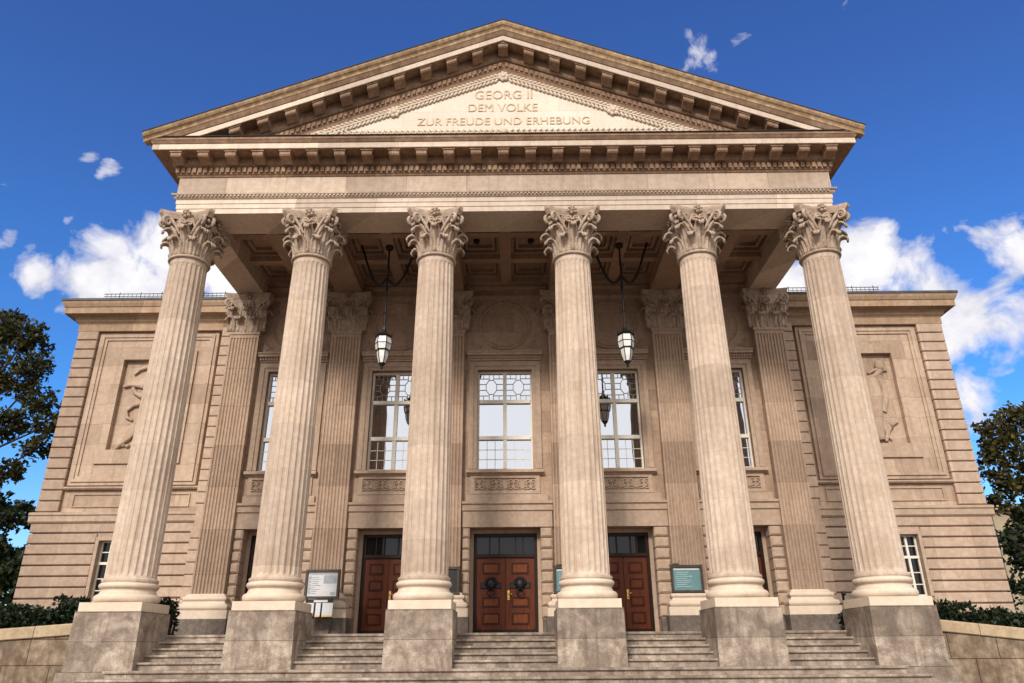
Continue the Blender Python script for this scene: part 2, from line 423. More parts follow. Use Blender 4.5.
# ------------------------------------------------------------------ pilasters
def pil_shaft(hw, yf, yb, h):
    mb = MB(); nf = 9; out = [(-hw, yb), (-hw, yf)]
    pitch = (2*hw-.06)/nf
    for k in range(nf):
        x0 = -hw+.03+k*pitch
        for u, d in ((.2,0),(.3,.6),(.5,1.),(.7,.6),(.8,0)):
            out.append((x0+u*pitch, yf+.045*d))
    out += [(hw, yf), (hw, yb)]
    mb.poly_z(out, 0, h); return mb
def make_pilaster(x):
    w = Vector((x, 5.6, .72)); yf = 5.45-5.6; H = 9.22-.72
    mb = pil_shaft(.5, yf, .14, H-.12)
    mb.box(-.5,.5,yf,.139,H-.119,H)
    p = obj('pilaster', mb, M_col2, th, w, True)
    b = MB()
    def tor(e, z0, z1): b.box(-.5-e,.5+e,yf-e,.13,z0,z1)
    pr = [(.27,-.66,-.42)]
    for e, z0, z1 in pr: tor(e, z0, z1)
    for cz, hh, e in ((-.33,.085,.25),(-.095,.065,.16)):
        for i in range(5):
            a0 = -PI/2+PI*i/5; a1 = -PI/2+PI*(i+1)/5
            e0, e1 = e-hh+hh*math.cos(a0), e-hh+hh*math.cos(a1)
            z0, z1 = cz+hh*math.sin(a0), cz+hh*math.sin(a1)
            q = lambda ee, z: [(-.5-ee,yf-ee,z),(.5+ee,yf-ee,z),(.5+ee,.13,z),(-.5-ee,.13,z)]
            b.loft([q(e0,z0), q(e1,z1)], caps=False)
    q = lambda ee, z: [(-.5-ee,yf-ee,z),(.5+ee,yf-ee,z),(.5+ee,.13,z),(-.5-ee,.13,z)]
    b.loft([q(.165,-.248), q(.12,-.2), q(.11,-.16)], caps=True)
    b.loft([q(.09,-.03), q(.09,.0), q(.02,.05)], caps=True)
    obj('pilaster_base', b, M_base, p, w, True)
    g = MB(); g.box(-.79,.79,yf-.285,.12,ZL-.72,.06-.72-.001)
    obj('pedestal', g, M_dgran, p, w, True)
    # capital
    c = MB(); up = Vector((0,0,1)); o = Vector((0,-1,0)); s = Vector((1,0,0))
    c.box(-.53,.53,yf-.03,.14,0,.09)
    c.loft([[(-.5,yf,.09),(.5,yf,.09),(.5,.14,.09),(-.5,.14,.09)],[(-.5,yf-.01,.9),(.5,yf-.01,.9),(.5,.14,.9),(-.5,.14,.9)],[(-.6,yf-.1,1.3),(.6,yf-.1,1.3),(.6,.14,1.3),(-.6,.14,1.3)]])
    for xx in (-.25,.25): leaf(c, (xx, yf+.03, .1), o, .42, .42, .05, Rw=1.2)
    for xx in (-.5,0.,.5): leaf(c, (xx, yf+.04, .12), o, .74, .36, .09, Rw=1.2)
    for sg in (-1,1):
        od = Vector((sg,-1,0)).normalized()
        leaf(c, (sg*.47, yf+.05, .1), od, .42, .26, .05, Rw=.8)
        leaf(c, (sg*.48, yf+.05, .62), od, .34, .22, .14, curl=.06)
        cen = Vector((sg*.64, yf-.12, 1.15)); st = Vector((sg*.22, yf-.03, .74))
        e1 = Vector((sg,-.25,0)).normalized()
        pts = [st, st.lerp(cen,.4)+up*.13, st.lerp(cen,.75)+up*.16] + spiral(cen, e1, up, .14, 1.6, PI*.6, -1)
        c.tube(pts, [.035,.045,.05]+[.055*(1-.55*i/19) for i in range(19)], 6)
        c2 = Vector((sg*.12, yf-.09, 1.1)); st2 = Vector((sg*.26, yf-.03, .74))
        c.tube([st2, st2.lerp(c2,.5)+up*.1] + spiral(c2, s*sg, up, .1, 1.4, PI*.35, 1, 14), [.032,.04]+[.042*(1-.5*i/15) for i in range(15)], 5)
        leaf(c, (sg*.5, .02, .12), s*sg, .72, .24, .07)
    flower(c, (0, yf-.17, 1.42), o, s, .125)
    for z0, z1, e0, e1 in ((1.3,1.36,.0,.03),(1.36,1.44,.03,.05),(1.44,1.515,.05,.06)):
        def ab(e, z):
            n = 8; f = [(-.73-e+ (1.46+2*e)*i/n, yf-.07-e-.1*abs(2*i/n-1)**2, z) for i in range(n+1)]
            return f + [(.72+e,.14,z),(-.72-e,.14,z)]
        c.loft([ab(e0,z0+.001), ab(e1,z1-.001)])
    obj('capital', c, M_cap, p, (x, 5.6, 9.22), True)
    return p
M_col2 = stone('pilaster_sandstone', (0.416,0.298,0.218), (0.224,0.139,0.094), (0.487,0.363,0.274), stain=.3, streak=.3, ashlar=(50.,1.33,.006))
pil0 = make_pilaster(CX[0])
for x in CX[1:]: dup(pil0, th, (x-CX[0],0,0))

# ------------------------------------------------------------------ entablature
HX = 9.46
def ush(prof, mb, yback=13.8, caps=True):
    """open profile (o,z) swept round the front and both sides of the portico"""
    rings = []
    for o, z in prof: rings.append([(-HX-o, yback, z), (-HX-o, YF-o, z), (HX+o, YF-o, z), (HX+o, yback, z)])
    mb.loft(rings, closed=False, caps=False)
SW = 1.18
mb = MB()
ush([(-.05,ZC),(-.05,10.9),(-.03,10.905),(-.03,11.05),(-.01,11.055),(-.01,11.19),(.02,11.2)], mb)
mb.box(-HX+.051, HX-.051, YF+.06, YF+SW, ZC+.001, 11.6)
for sx in (-1,1): mb.box(min(sx*(HX-.97),sx*(HX-.051)), max(sx*(HX-.97),sx*(HX-.051)), YF+SW+.001, 13.8, ZC+.002, 11.6)
# inner closing faces are the beam's own inside; SW inset ring keeps the soffit true
obj('architrave', mb, M_ent, th)
mb = MB()
ush([(.02,11.2),(.03,11.21),(.05,11.235),(.05,11.27),(.1,11.3),(.11,11.345),(0.,11.35),(0.,11.93)], mb)
for i in range(int(18.9/.11)):
    x = -9.42 + i*.11
    mb.box(x, x+.06, YF-.085, YF-.03, 11.245, 11.29)
obj('frieze', mb, M_friez, th)
mb = MB()
ush([(0,11.93),(.03,11.94),(.06,11.99),(.09,12.0),(.09,12.2),(.14,12.22),(.2,12.26),(.2,12.475),(.63,12.47),(.63,12.66),(.655,12.67),(.7,12.74),(.72,12.76),(.72,12.8),(.69,12.81),(.70,12.85),(.1,12.9)], mb)
n = 118
for i in range(n):
    x = -9.5 + i*19.0/(n-1); mb.box(x-.05, x+.05, YF-.15, YF-.08, 12.03, 12.19)
for sx in (-1,1):
    for i in range(30):
        y = .35 + i*.16; xa = sx*(HX+.08); xb = sx*(HX+.15); mb.box(min(xa,xb), max(xa,xb), y-.05, y+.05, 12.03, 12.19)
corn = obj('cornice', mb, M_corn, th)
# fascia of the corona: pale washed stone, a strip let into the cornice
mb = MB(); ush([(.63,12.485),(.638,12.488),(.638,12.652),(.63,12.655)], mb); obj('corona_fascia', mb, M_ent, corn)
mb = MB(); ush([(.69,12.855),(.735,12.858),(.735,12.88),(.1,12.94)], mb); obj('flashing', mb, M_lead, corn)
def modillion_mesh(w=.3, d=.37, h=.25):
    m = MB(); z = h
    prof = [(0,0),(0,z),(-d,z),(-d,z*.38),(-d+.03,z*.24),(-d*.72,z*.2),(-d*.5,z*.16),(-d*.3,z*.04),(-d*.16,-.02)]
    m.poly_x(prof, -w/2, w/2); m.box(-w/2-.03, w/2+.03, -d-.03, 0, z-.05, z-.002)
    return m
MOD = modillion_mesh()
m0 = None
for k in range(-12, 13):
    x = k*.785
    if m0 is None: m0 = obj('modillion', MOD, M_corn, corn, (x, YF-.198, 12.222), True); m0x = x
    else: dup(m0, corn, (x-m0x, 0, 0))
# ------------------------------------------------------------------ pediment
SL = .40
def rake(mb, prof, xe, zmin=None):
    """closed (y, z at apex) profile run down both slopes, mitred at the apex"""
    rings = []
    n = 80
    for i in range(n+1):
        x = -xe + 2*xe*i/n; rings.append([(x, y, max(z - SL*abs(x), zmin+.0004*j) if zmin else z - SL*abs(x)) for j, (y, z) in enumerate(prof)])
    mb.loft(rings)
mb = MB()
zb = 12.86
xt = (15.8-zb)/SL
mb.add([(-xt,YF,zb),(xt,YF,zb),(0,YF,15.8),(-xt,YF+.5,zb),(xt,YF+.5,zb),(0,YF+.5,15.8)], [(0,1,2),(3,5,4),(0,3,4,1),(1,4,5,2),(2,5,3,0)])
tymp = obj('tympanum', mb, M_tymp, th)
mb = MB()
rake(mb, [(YF+.3,15.72),(YF-.02,15.72),(YF-.05,15.75),(YF-.07,15.86),(YF-.1,15.9),(YF-.1,16.13),(YF-.16,16.15),(YF-.2,16.2),(YF-.2,16.49),(YF-.63,16.46),(YF-.63,16.66),(YF-.66,16.67),(YF-.72,16.79),(YF-.74,16.81),(YF+.3,16.83)], 9.9, 12.80)
for sx in (-1,1):
    for i in range(50):
        x = sx*(.1 + i*.155); z = 15.93 - SL*abs(x)
        mb.add([(x+dx*.045, YF-.15+dy*.06, z + dz*.15 - SL*sx*dx*.045) for dz in (0,1) for dx,dy in ((-1,0),(1,0),(1,1),(-1,1))],
               [(0,1,2,3)[::-1],(4,5,6,7),(0,1,5,4),(1,2,6,5),(2,3,7,6),(3,0,4,7)])
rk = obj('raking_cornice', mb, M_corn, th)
mb = MB(); rake(mb, [(YF-.62,16.475),(YF-.638,16.478),(YF-.638,16.645),(YF-.62,16.65)], 9.6, 12.82); obj('corona_fascia', mb, M_ent, rk)
mb = MB()
rake(mb, [(YF-.5,16.835),(YF-.735,16.815),(YF-.75,16.86),(YF-.78,16.9),(YF-.83,16.93),(YF-.87,16.98),(YF-.89,17.03),(YF-.5,17.03)], 10.33)
obj('gutter_moulding', mb, M_sima, rk)
mb = MB(); rake(mb, [(YF-.5,17.034),(YF-.905,17.034),(YF-.905,17.06),(YF-.5,17.07)], 10.345); obj('flashing', mb, M_lead, rk)
for k in range(-10, 11):
    x = k*.785; m = MB()
    m.v = [(a, b, c - SL*((x+a) * (1 if x>0 else -1 if x<0 else 0) - abs(x)) if k else c - SL*abs(a)*.3) for a,b,c in MOD.v]; m.f = list(MOD.f); m.sm = list(MOD.sm)
    obj('modillion', m, M_corn, rk, (x, YF-.198, 16.225 - SL*abs(x)), True)
# roof and side eaves
mb = MB()
for sx in (-1,1):
    prof = [(HX+.7,12.70),(HX+.76,12.74),(HX+.8,12.8),(HX+.87,12.85),(HX+.89,12.9),(HX+.5,12.92)]
    mb.loft([[(sx*x, y, z) for x, z in prof] for y in (YF-.5, 6.3)])
obj('eaves_gutter', mb, M_sima, rk)
mb = MB()
xe = 10.25
mb.loft([[(-xe,y,12.94),(0,y,17.02),(xe,y,12.94),(xe,y,12.9),(0,y,16.7),(-xe,y,12.9)] for y in (YF-.3, 14.)])
obj('pediment_roof', mb, M_slate, th)
mb = MB(); mb.add([(-9.6,13.9,12.0),(9.6,13.9,12.0),(9.6,13.9,12.9),(0,13.9,16.7),(-9.6,13.9,12.9)], [(0,1,2,3,4)]); mb.box(-9.4,9.4,6.06,13.9,9.0,12.4)
obj('attic_wall', mb, M_wall, th)
# inscription
def text_mesh(body, x0, x1, z0, z1, y):
    cu = bpy.data.curves.new('inscription', 'FONT'); cu.body = body; cu.extrude = .012; cu.bevel_depth = .0
    o = bpy.data.objects.new('tmp', cu); col.objects.link(o)
    dg = bpy.context.evaluated_depsgraph_get(); me = bpy.data.meshes.new_from_object(o.evaluated_get(dg))
    vs = [v.co.copy() for v in me.vertices]; fs = [tuple(p.vertices) for p in me.polygons]
    bpy.data.objects.remove(o); bpy.data.curves.remove(cu); bpy.data.meshes.remove(me)
    ax = min(v.x for v in vs); bx = max(v.x for v in vs); ay = min(v.y for v in vs); by = max(v.y for v in vs)
    m = MB()
    m.add([(x0+(v.x-ax)/(bx-ax)*(x1-x0), y - v.z*1.0, z0+(v.y-ay)/(by-ay)*(z1-z0)) for v in vs], fs)
    return m
for body, x0, x1, z0, z1 in (('GEORG II',-.87,.88,14.73,15.05),('DEM VOLKE',-1.07,1.04,14.25,14.54),('ZUR FREUDE UND ERHEBUNG',-2.6,2.6,13.75,14.02)):
    obj('inscription', text_mesh(body, x0, x1, z0, z1, YF-.011), M_text, tymp)
# laurel border in the tympanum
mb = MB()
def lf(c, ang, l, w, d=.035):
    c = Vector(c); rot = Matrix.Rotation(-ang, 3, 'Y')
    mb.ell(c, l, d, w, 6, 4, rot)
sa = math.atan(SL)
for sx in (-1,1):
    i = 0
    while True:
        x = .2 + i*.125
        if x > 7.3: break
        z = 15.60 - SL*x
        for dv, da in ((.115,.55),(-.10,-.6),(.01,.1)):
            a = -sa + da
            ang = a if sx > 0 else PI - a
            lf((sx*(x+.02), YF-.035, z+dv), ang, .115, .042, .035)
        i += 1
    for x in (3.32,):
        for k in range(7):
            a = k*2*PI/7; mb.ell((sx*x+.13*math.cos(a), YF-.05, 15.56-SL*x+.13*math.sin(a)), .075,.05,.075,6,4)
        mb.ell((sx*x, YF-.07, 15.56-SL*x), .09,.06,.09,8,5)
for k in range(7):
    a = k*2*PI/7; mb.ell((.12*math.cos(a), YF-.05, 15.58+.12*math.sin(a)), .075,.05,.075,6,4)
mb.ell((0, YF-.07, 15.58), .08,.06,.08,8,5)
for i in range(76):
    x = -6.4 + i*.17
    if abs(x) < .1: mb.ell((0,YF-.05,13.5), .13,.06,.13,8,5); continue
    sg = 1 if x > 0 else -1
    for dv, da in ((.05,.6),(-.05,-.6)):
        lf((x, YF-.03, 13.47+dv), (da if sg>0 else PI-da), .11, .04)
obj('laurel_border', mb, M_base, tymp)

# ------------------------------------------------------------------ portico ceiling
mb = MB()
beams = CX[1:5]
for x in beams:
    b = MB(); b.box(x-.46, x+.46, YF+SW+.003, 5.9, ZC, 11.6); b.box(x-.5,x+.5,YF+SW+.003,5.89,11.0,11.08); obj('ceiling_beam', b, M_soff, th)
edges = [-HX+.97] + [v for x in beams for v in (x-.46, x+.46)] + [HX-.97]
ys = [2.2, 3.86, 5.5]
for b in range(5):
    x0, x1 = edges[2*b], edges[2*b+1]; xm = (x0+x1)/2
    for y in ys: mb.box(x0+.002, x1-.002, y-.14, y+.14, 11.12, 11.5)
    mb.box(xm-.18, xm+.18, YF+SW+.004, 5.8, 11.123, 11.5)
    for xa, xb in ((x0, xm-.18), (xm+.18, x1)):
        for ya, yb in ((ys[0]+.14, ys[1]-.14), (ys[1]+.14, ys[2]-.14)):
            for e, z in ((.0,11.3),(.16,11.38)):
                w = .1
                mb.box(xa+e+.001, xb-e-.001, ya+e+.001, ya+e+w, z, 11.55); mb.box(xa+e+.001, xb-e-.001, yb-e-w, yb-e-.001, z, 11.55)
                mb.box(xa+e+.001, xa+e+w, ya+e+w, yb-e-w, z, 11.549); mb.box(xb-e-w, xb-e-.001, ya+e+w, yb-e-w, z, 11.549)
mb.box(-9.3, 9.3, .6, 6.3, 11.5, 11.7)
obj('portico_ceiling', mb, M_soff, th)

# ------------------------------------------------------------------ porch wall, doors and windows
bays = [(-7.255, 1.75), (-3.705, 1.795), (0, 1.91), (3.705, 1.795), (7.255, 1.75)]
OFF = {-7.255:(-.02,.84,.83), -3.705:(-.02,.84,.84), 0:(-.07,1.0,.91), 3.705:(-.1,.84,.84), 7.255:(-.08,.84,.83)}   # opening offset, door and window half widths
DH = 2.69
WZ0, WZ1 = 4.53, 7.95
mb = MB()
for cx, hw in bays:
    l, r = cx-hw, cx+hw; off, fx, WW = OFF[cx]; DW = fx+.12; cx += off
    Y0, Y1 = WALL, 6.6
    mb.box(l, cx-DW, Y0, Y1, ZL, DH); mb.box(cx+DW, r, Y0, Y1, ZL, DH)
    mb.box(l, r, Y0, Y1, DH, WZ0)
    mb.box(l, cx-WW, Y0, Y1, WZ0, WZ1); mb.box(cx+WW, r, Y0, Y1, WZ0, WZ1)
    mb.box(l, r, Y0, Y1, WZ1, 11.55)
    mb.box(cx-WW-.1, cx+WW+.1, 6.3, 6.6, WZ0-.1, WZ1+.1) ; mb.box(cx-DW-.1, cx+DW+.1, 6.45, 6.6, ZL, DH+.1)
for sx in (-1,1): mb.box(min(sx*9.0,sx*9.46), max(sx*9.0,sx*9.46), WALL+.002, 6.6, ZL, 11.55)
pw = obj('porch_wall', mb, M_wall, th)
mb = MB()
for cx, hw in bays:
    mb.box(cx-hw+.3, cx+hw-.3, WALL-.06, WALL+.1, 10.62, 10.75); mb.box(cx-hw+.3, cx+hw-.3, WALL-.1, WALL+.1, 10.98, 11.1)
obj('wall_moulding', mb, M_trim, th)
# rusticated jambs beside every door
def jamb(cx, sx, hw):
    off, fx, _ = OFF[cx]; DW = fx+.12
    m = MB(); z = ZL+.48; a = cx+off+sx*DW; b = cx+sx*(hw-.505)
    x0, x1 = min(a,b), max(a,b)
    g = MB(); g.box(x0-.0, x1, WALL-.13, WALL+.002, ZL, z-.02)
    n = 8; hgt = (DH - z)/n
    for i in range(n):
        m.cbox(x0-(.02 if sx>0 else 0), x1+(.02 if sx<0 else 0), WALL-.14, WALL+.3, z+i*hgt+.022, z+(i+1)*hgt-.012, .05)
        m.box(x0+.004, x1-.004, WALL-.06, WALL+.2, z+i*hgt-.014, z+i*hgt+.022)
    j = obj('rusticated_jamb', m, M_trim, th); obj('jamb_foot', g, M_dgran, j)
for cx, hw in bays:
    for sx in (-1,1): jamb(cx, sx, hw)
for cx, hw in bays:
    m = MB(); l, r = cx-hw+.505, cx+hw-.505
    m.box(l, r, WALL-.15, WALL+.1, DH-.001, 3.17)
    m.poly_x([(WALL+.1,3.17),(WALL-.16,3.17),(WALL-.2,3.2),(WALL-.2,3.36),(WALL-.26,3.4),(WALL-.26,3.47),(WALL+.1,3.49)], l-.02, r+.02)
    m.box(l+.1, r-.1, WALL-.09, WALL+.1, 3.49, 3.72)
    obj('door_lintel', m, M_trim, th)
    off, fx, WW = OFF[cx]; DW = fx+.12; cx += off
    # relief panel under the window
    m = MB(); pa, pb = cx-WW-.2, cx+WW+.2; z0, z1 = 3.74, 4.32
    m.box(pa, pb, WALL-.055, WALL+.1, z0, z0+.1); m.box(pa, pb, WALL-.055, WALL+.1, z1-.08, z1)
    m.box(pa, pa+.14, WALL-.055, WALL+.1, z0+.1, z1-.08); m.box(pb-.14, pb, WALL-.055, WALL+.1, z0+.1, z1-.08)
    rp = obj('relief_panel', m, M_trim, th)
    m = MB(); k = 7; wdt = (pb-pa-.3)/k; zc = (z0+.1+z1-.08)/2; hh = .17
    up = Vector((0,0,1)); e1 = Vector((1,0,0))
    for i in range(k):
        xc = pa+.15+(i+.5)*wdt
        if i % 2 == 0:
            for sg in (-1,1):
                for vz in (-1,1):
                    m.tube(spiral(Vector((xc+sg*.075, WALL-.02, zc+vz*.085)), e1*sg, up*vz, .08, 1.25, -PI*.5, 1, 12), .024, 5)
            m.ell((xc,WALL-.01,zc), .03,.03,.16,6,5)
        else:
            for q in range(7):
                a = (q-3)*.42
                m.tube([(xc, WALL-.01, zc-.13), (xc+.1*math.sin(a), WALL-.045, zc-.13+.17*math.cos(a)), (xc+.155*math.sin(a), WALL-.01, zc-.13+.27*math.cos(a))], [.018,.028,.034], 5)
            for sg in (-1,1): m.tube(spiral(Vector((xc+sg*.07, WALL-.01, zc-.12)), e1*sg, up, .05, 1.1, PI*.5, -1, 10), .022, 5)
    obj('scroll_relief', m, M_trim, rp)
    m = MB(); m.poly_x([(WALL+.2,4.33),(WALL-.06,4.33),(WALL-.1,4.38),(WALL-.2,4.4),(WALL-.2,4.47),(WALL-.18,4.5),(WALL+.2,4.54)], cx-WW-.33, cx+WW+.33)
    obj('window_sill', m, M_trim, th)
    # architrave of the window
    m = MB()
    for e, y in ((.0,WALL-.04),(.13,WALL-.075)):
        w = .13 if e == 0 else .16
        m.box(cx-WW-e-w, cx-WW-e, y, WALL+.05, WZ0+.012, WZ1+e+w); m.box(cx+WW+e, cx+WW+e+w, y, WALL+.05, WZ0+.012, WZ1+e+w)
        m.box(cx-WW-e, cx+WW+e, y, WALL+.05, WZ1+e, WZ1+e+w)
    obj('window_surround', m, M_trim, th)
    m = MB()
    m.poly_x([(WALL+.05,8.28),(WALL-.06,8.28),(WALL-.08,8.33),(WALL-.08,8.42),(WALL-.22,8.44),(WALL-.22,8.5),(WALL-.27,8.54),(WALL-.27,8.57),(WALL+.05,8.6)], cx-WW-.36, cx+WW+.36)
    for i in range(25):
        x = cx-WW-.29+i*(2*WW+.58)/24; m.box(x-.03, x+.03, WALL-.14, WALL-.07, 8.34, 8.42)
    obj('window_cornice', m, M_trim, th)
    # roundel and corner fans
    m = MB(); R0 = .88; zc = 9.6
    ring = []
    for i in range(49):
        a = 2*PI*i/48; ring.append((cx+R0*math.cos(a), WALL-.005, zc+R0*math.sin(a)))
    m.tube(ring, .045, 6); m.tube([(cx+(x-cx)*.88, y, zc+(z-zc)*.88) for x,y,z in ring], .02, 5)
    for sg in (-1,1):
        for vz in (-1,1):
            for q in range(6):
                a = .18 + q*.24
                ox, oz = cx+sg*1.12, zc+vz*.86
                m.tube([(ox-sg*.08*math.cos(a), WALL-.01, oz-vz*.08*math.sin(a)), (ox-sg*.4*math.cos(a)*(.6+.25*abs(q-2.5)/2.5), WALL-.005, oz-vz*.4*math.sin(a)*(.6+.25*abs(q-2.5)/2.5))], [.018,.035], 5)
    obj('roundel', m, M_wall, th)
    # window
    m = MB(); y0, y1 = 5.93, 6.02; f = .055
    wx0, wx1 = cx-WW, cx+WW; rails = [WZ0, 5.62, 6.87, WZ1]
    m.box(wx0, wx0+f, y0, y1, WZ0, WZ1); m.box(wx1-f, wx1, y0, y1, WZ0, WZ1)
    m.box(wx0+f, wx1-f, y0, y1, WZ0, WZ0+.07); m.box(wx0+f, wx1-f, y0, y1, WZ1-.07, WZ1)
    for z in rails[1:3]: m.box(wx0+f, wx1-f, y0-.04, y1-.002, z-.06, z+.06)
    m.box(cx-.06, cx+.06, y0-.02, y1-.001, WZ0+.07, WZ1-.07)
    win = obj('window', m, M_white, th)
    for zi in range(3):
        for sg in (-1,1):
            xa, xb = (wx0+f, cx-.06) if sg < 0 else (cx+.06, wx1-f)
            za, zb2 = rails[zi]+.065, rails[zi+1]-.065
            p = MB(); p.box(xa, xb, 5.985, 5.992, za, zb2); obj('pane', p, M_pane, win)
            ld = MB(); t = .011; ya, yb = 5.972, 5.983
            def bar(xp, zp, xq, zq, t=t):
                d = Vector((xq-xp, 0, zq-zp)); n_ = Vector((-d.z,0,d.x)).normalized()*t
                A = [Vector((xp,0,zp))-n_, Vector((xq,0,zq))-n_, Vector((xq,0,zq))+n_, Vector((xp,0,zp))+n_]
                ld.add([(v.x,ya,v.z) for v in A]+[(v.x,yb,v.z) for v in A], [(0,1,2,3),(4,7,6,5),(0,4,5,1),(1,5,6,2),(2,6,7,3),(3,7,4,0)])
            w, h = xb-xa, zb2-za
            if zi == 0:
                for q in (1,2): bar(xa+w*q/3, za, xa+w*q/3, zb2)
                for q in (1,2): bar(xa, za+h*q/3, xb, za+h*q/3)
            elif zi == 2:
                xm, zm = (xa+xb)/2, (za+zb2)/2; rr = [(.24*w*math.cos(PI/8+k*PI/4), .29*h*math.sin(PI/8+k*PI/4)) for k in range(8)]
                for k in range(8):
                    p0, p1 = rr[k], rr[(k+1)%8]; bar(xm+p0[0], zm+p0[1], xm+p1[0], zm+p1[1])
                for sx in (-1,1):
                    xs = xm+sx*.222*w
                    bar(xm+sx*.092*w, zm+.27*h, xm+sx*.092*w, zb2); bar(xm+sx*.092*w, zm-.27*h, xm+sx*.092*w, za)
                    for q in (-.32,-.11,.11,.32): bar(xs if abs(q)<.2 else xm+sx*.092*w, zm+q*h, xb if sx>0 else xa, zm+q*h)
                    bar(xm+sx*.33*w, zm+.32*h, xm+sx*.33*w, zb2); bar(xm+sx*.33*w, zm-.32*h, xm+sx*.33*w, za)
            if ld.v: obj('leading', ld, M_white if zi == 0 else M_came, win)
    # door
    m = MB(); y0 = 6.16
    m.box(cx-fx, cx-fx+.1, y0, 6.3, ZL, 2.57); m.box(cx+fx-.1, cx+fx, y0, 6.3, ZL, 2.57)
    m.box(cx-fx+.1, cx+fx-.1, y0, 6.3, 2.47, 2.57); m.box(cx-fx+.1, cx+fx-.1, y0-.03, 6.3, 1.84, 1.94)
    for xx in (-.5*fx,-.2*fx,.32*fx,.55*fx): m.box(cx+xx-.02, cx+xx+.02, y0+.01, 6.28, 1.94, 2.47)
    m.box(cx-fx+.1, cx+fx-.1, y0, 6.3, ZL, ZL+.03)
    dr = obj('door', m, M_dframe, th)
    if cx > -.5 and cx < .5: dr['label'] = 'middle double door with two black knockers'
    p = MB(); p.box(cx-fx+.1, cx+fx-.1, 6.24, 6.25, 1.94, 2.47); obj('transom_pane', p, M_pane2, dr)
    q = MB()
    for sx in (-1,1):
        a, b = (cx-fx, cx-DW) if sx < 0 else (cx+fx, cx+DW)
        q.box(min(a,b), max(a,b), y0-.02, 6.3, ZL+.001, DH-.003)
    q.box(cx-fx, cx+fx, y0-.02, 6.3, 2.57, DH-.003); obj('reveal', q, M_trim, dr)
    for sg in (-1,1):
        xa, xb = (cx-fx+.104, cx-.006) if sg < 0 else (cx+.006, cx+fx-.104)
        lf_ = MB(); za, zb2 = ZL+.035, 1.835; H = zb2-za
        lf_.box(xa, xb, 6.2, 6.26, za, zb2)
        leafo = obj('door_leaf', lf_, M_door, dr)
        center = abs(cx) < .2
        rows = [(.78,.93),(.35,.48),(.13,.28)] + ([] if center else [(.57,.71)])
        fr = MB(); w = xb-xa
        for f0, f1 in rows:
            pa, pb, pz, pt = xa+w*.2, xb-w*.2, za+H*f0, za+H*f1; t = .035
            fr.box(pa, pb, 6.178, 6.201, pz, pz+t); fr.box(pa, pb, 6.178, 6.201, pt-t, pt)
            fr.box(pa, pa+t, 6.178, 6.201, pz+t, pt-t); fr.box(pb-t, pb, 6.178, 6.201, pz+t, pt-t)
            pn = MB(); pn.cbox(pa+t+.004, pb-t-.004, 6.183, 6.202, pz+t+.004, pt-t-.004, .014); obj('door_panel', pn, M_panel if center else M_door, dr)
        obj('panel_moulding', fr, M_dmould, dr)
        kp = MB(); kp.box(xa+.01, xb-.01, 6.188, 6.201, za+.01, za+.16); obj('kick_plate', kp, M_dframe, dr)
        if center:
            kk = MB(); xc, zc = (xa+xb)/2, za+H*.63
            kk.cbox(xc-.32, xc+.32, 6.17, 6.2, zc-.09, zc+.09, .02)
            kk.ell((xc,6.13,zc+.03), .15,.09,.18,10,8); kk.ell((xc,6.05,zc-.03), .07,.06,.06,8,6)
            for q_ in range(9):
                a = PI*q_/8; kk.ell((xc+.16*math.cos(a),6.15,zc+.06+.16*math.sin(a)), .05,.05,.05,6,4)
            kk.tube([(xc+.11*math.sin(a), 6.06, zc-.09-.11*(1-math.cos(a))) for a in [2*PI*i/14 for i in range(15)]], .02, 6)
            obj('knocker', kk, M_iron, dr)
    hd = MB(); hz = .72; hx = cx+.09
    hd.box(hx-.03, hx+.03, 6.185, 6.2, hz-.14, hz+.14); hd.tube([(hx,6.2,hz+.03),(hx,6.12,hz+.03),(hx+.1,6.115,hz+.025)], .016, 6)
    hd.ell((hx,6.17,hz-.08), .02,.02,.03,6,4); obj('handle', hd, M_brass, dr)

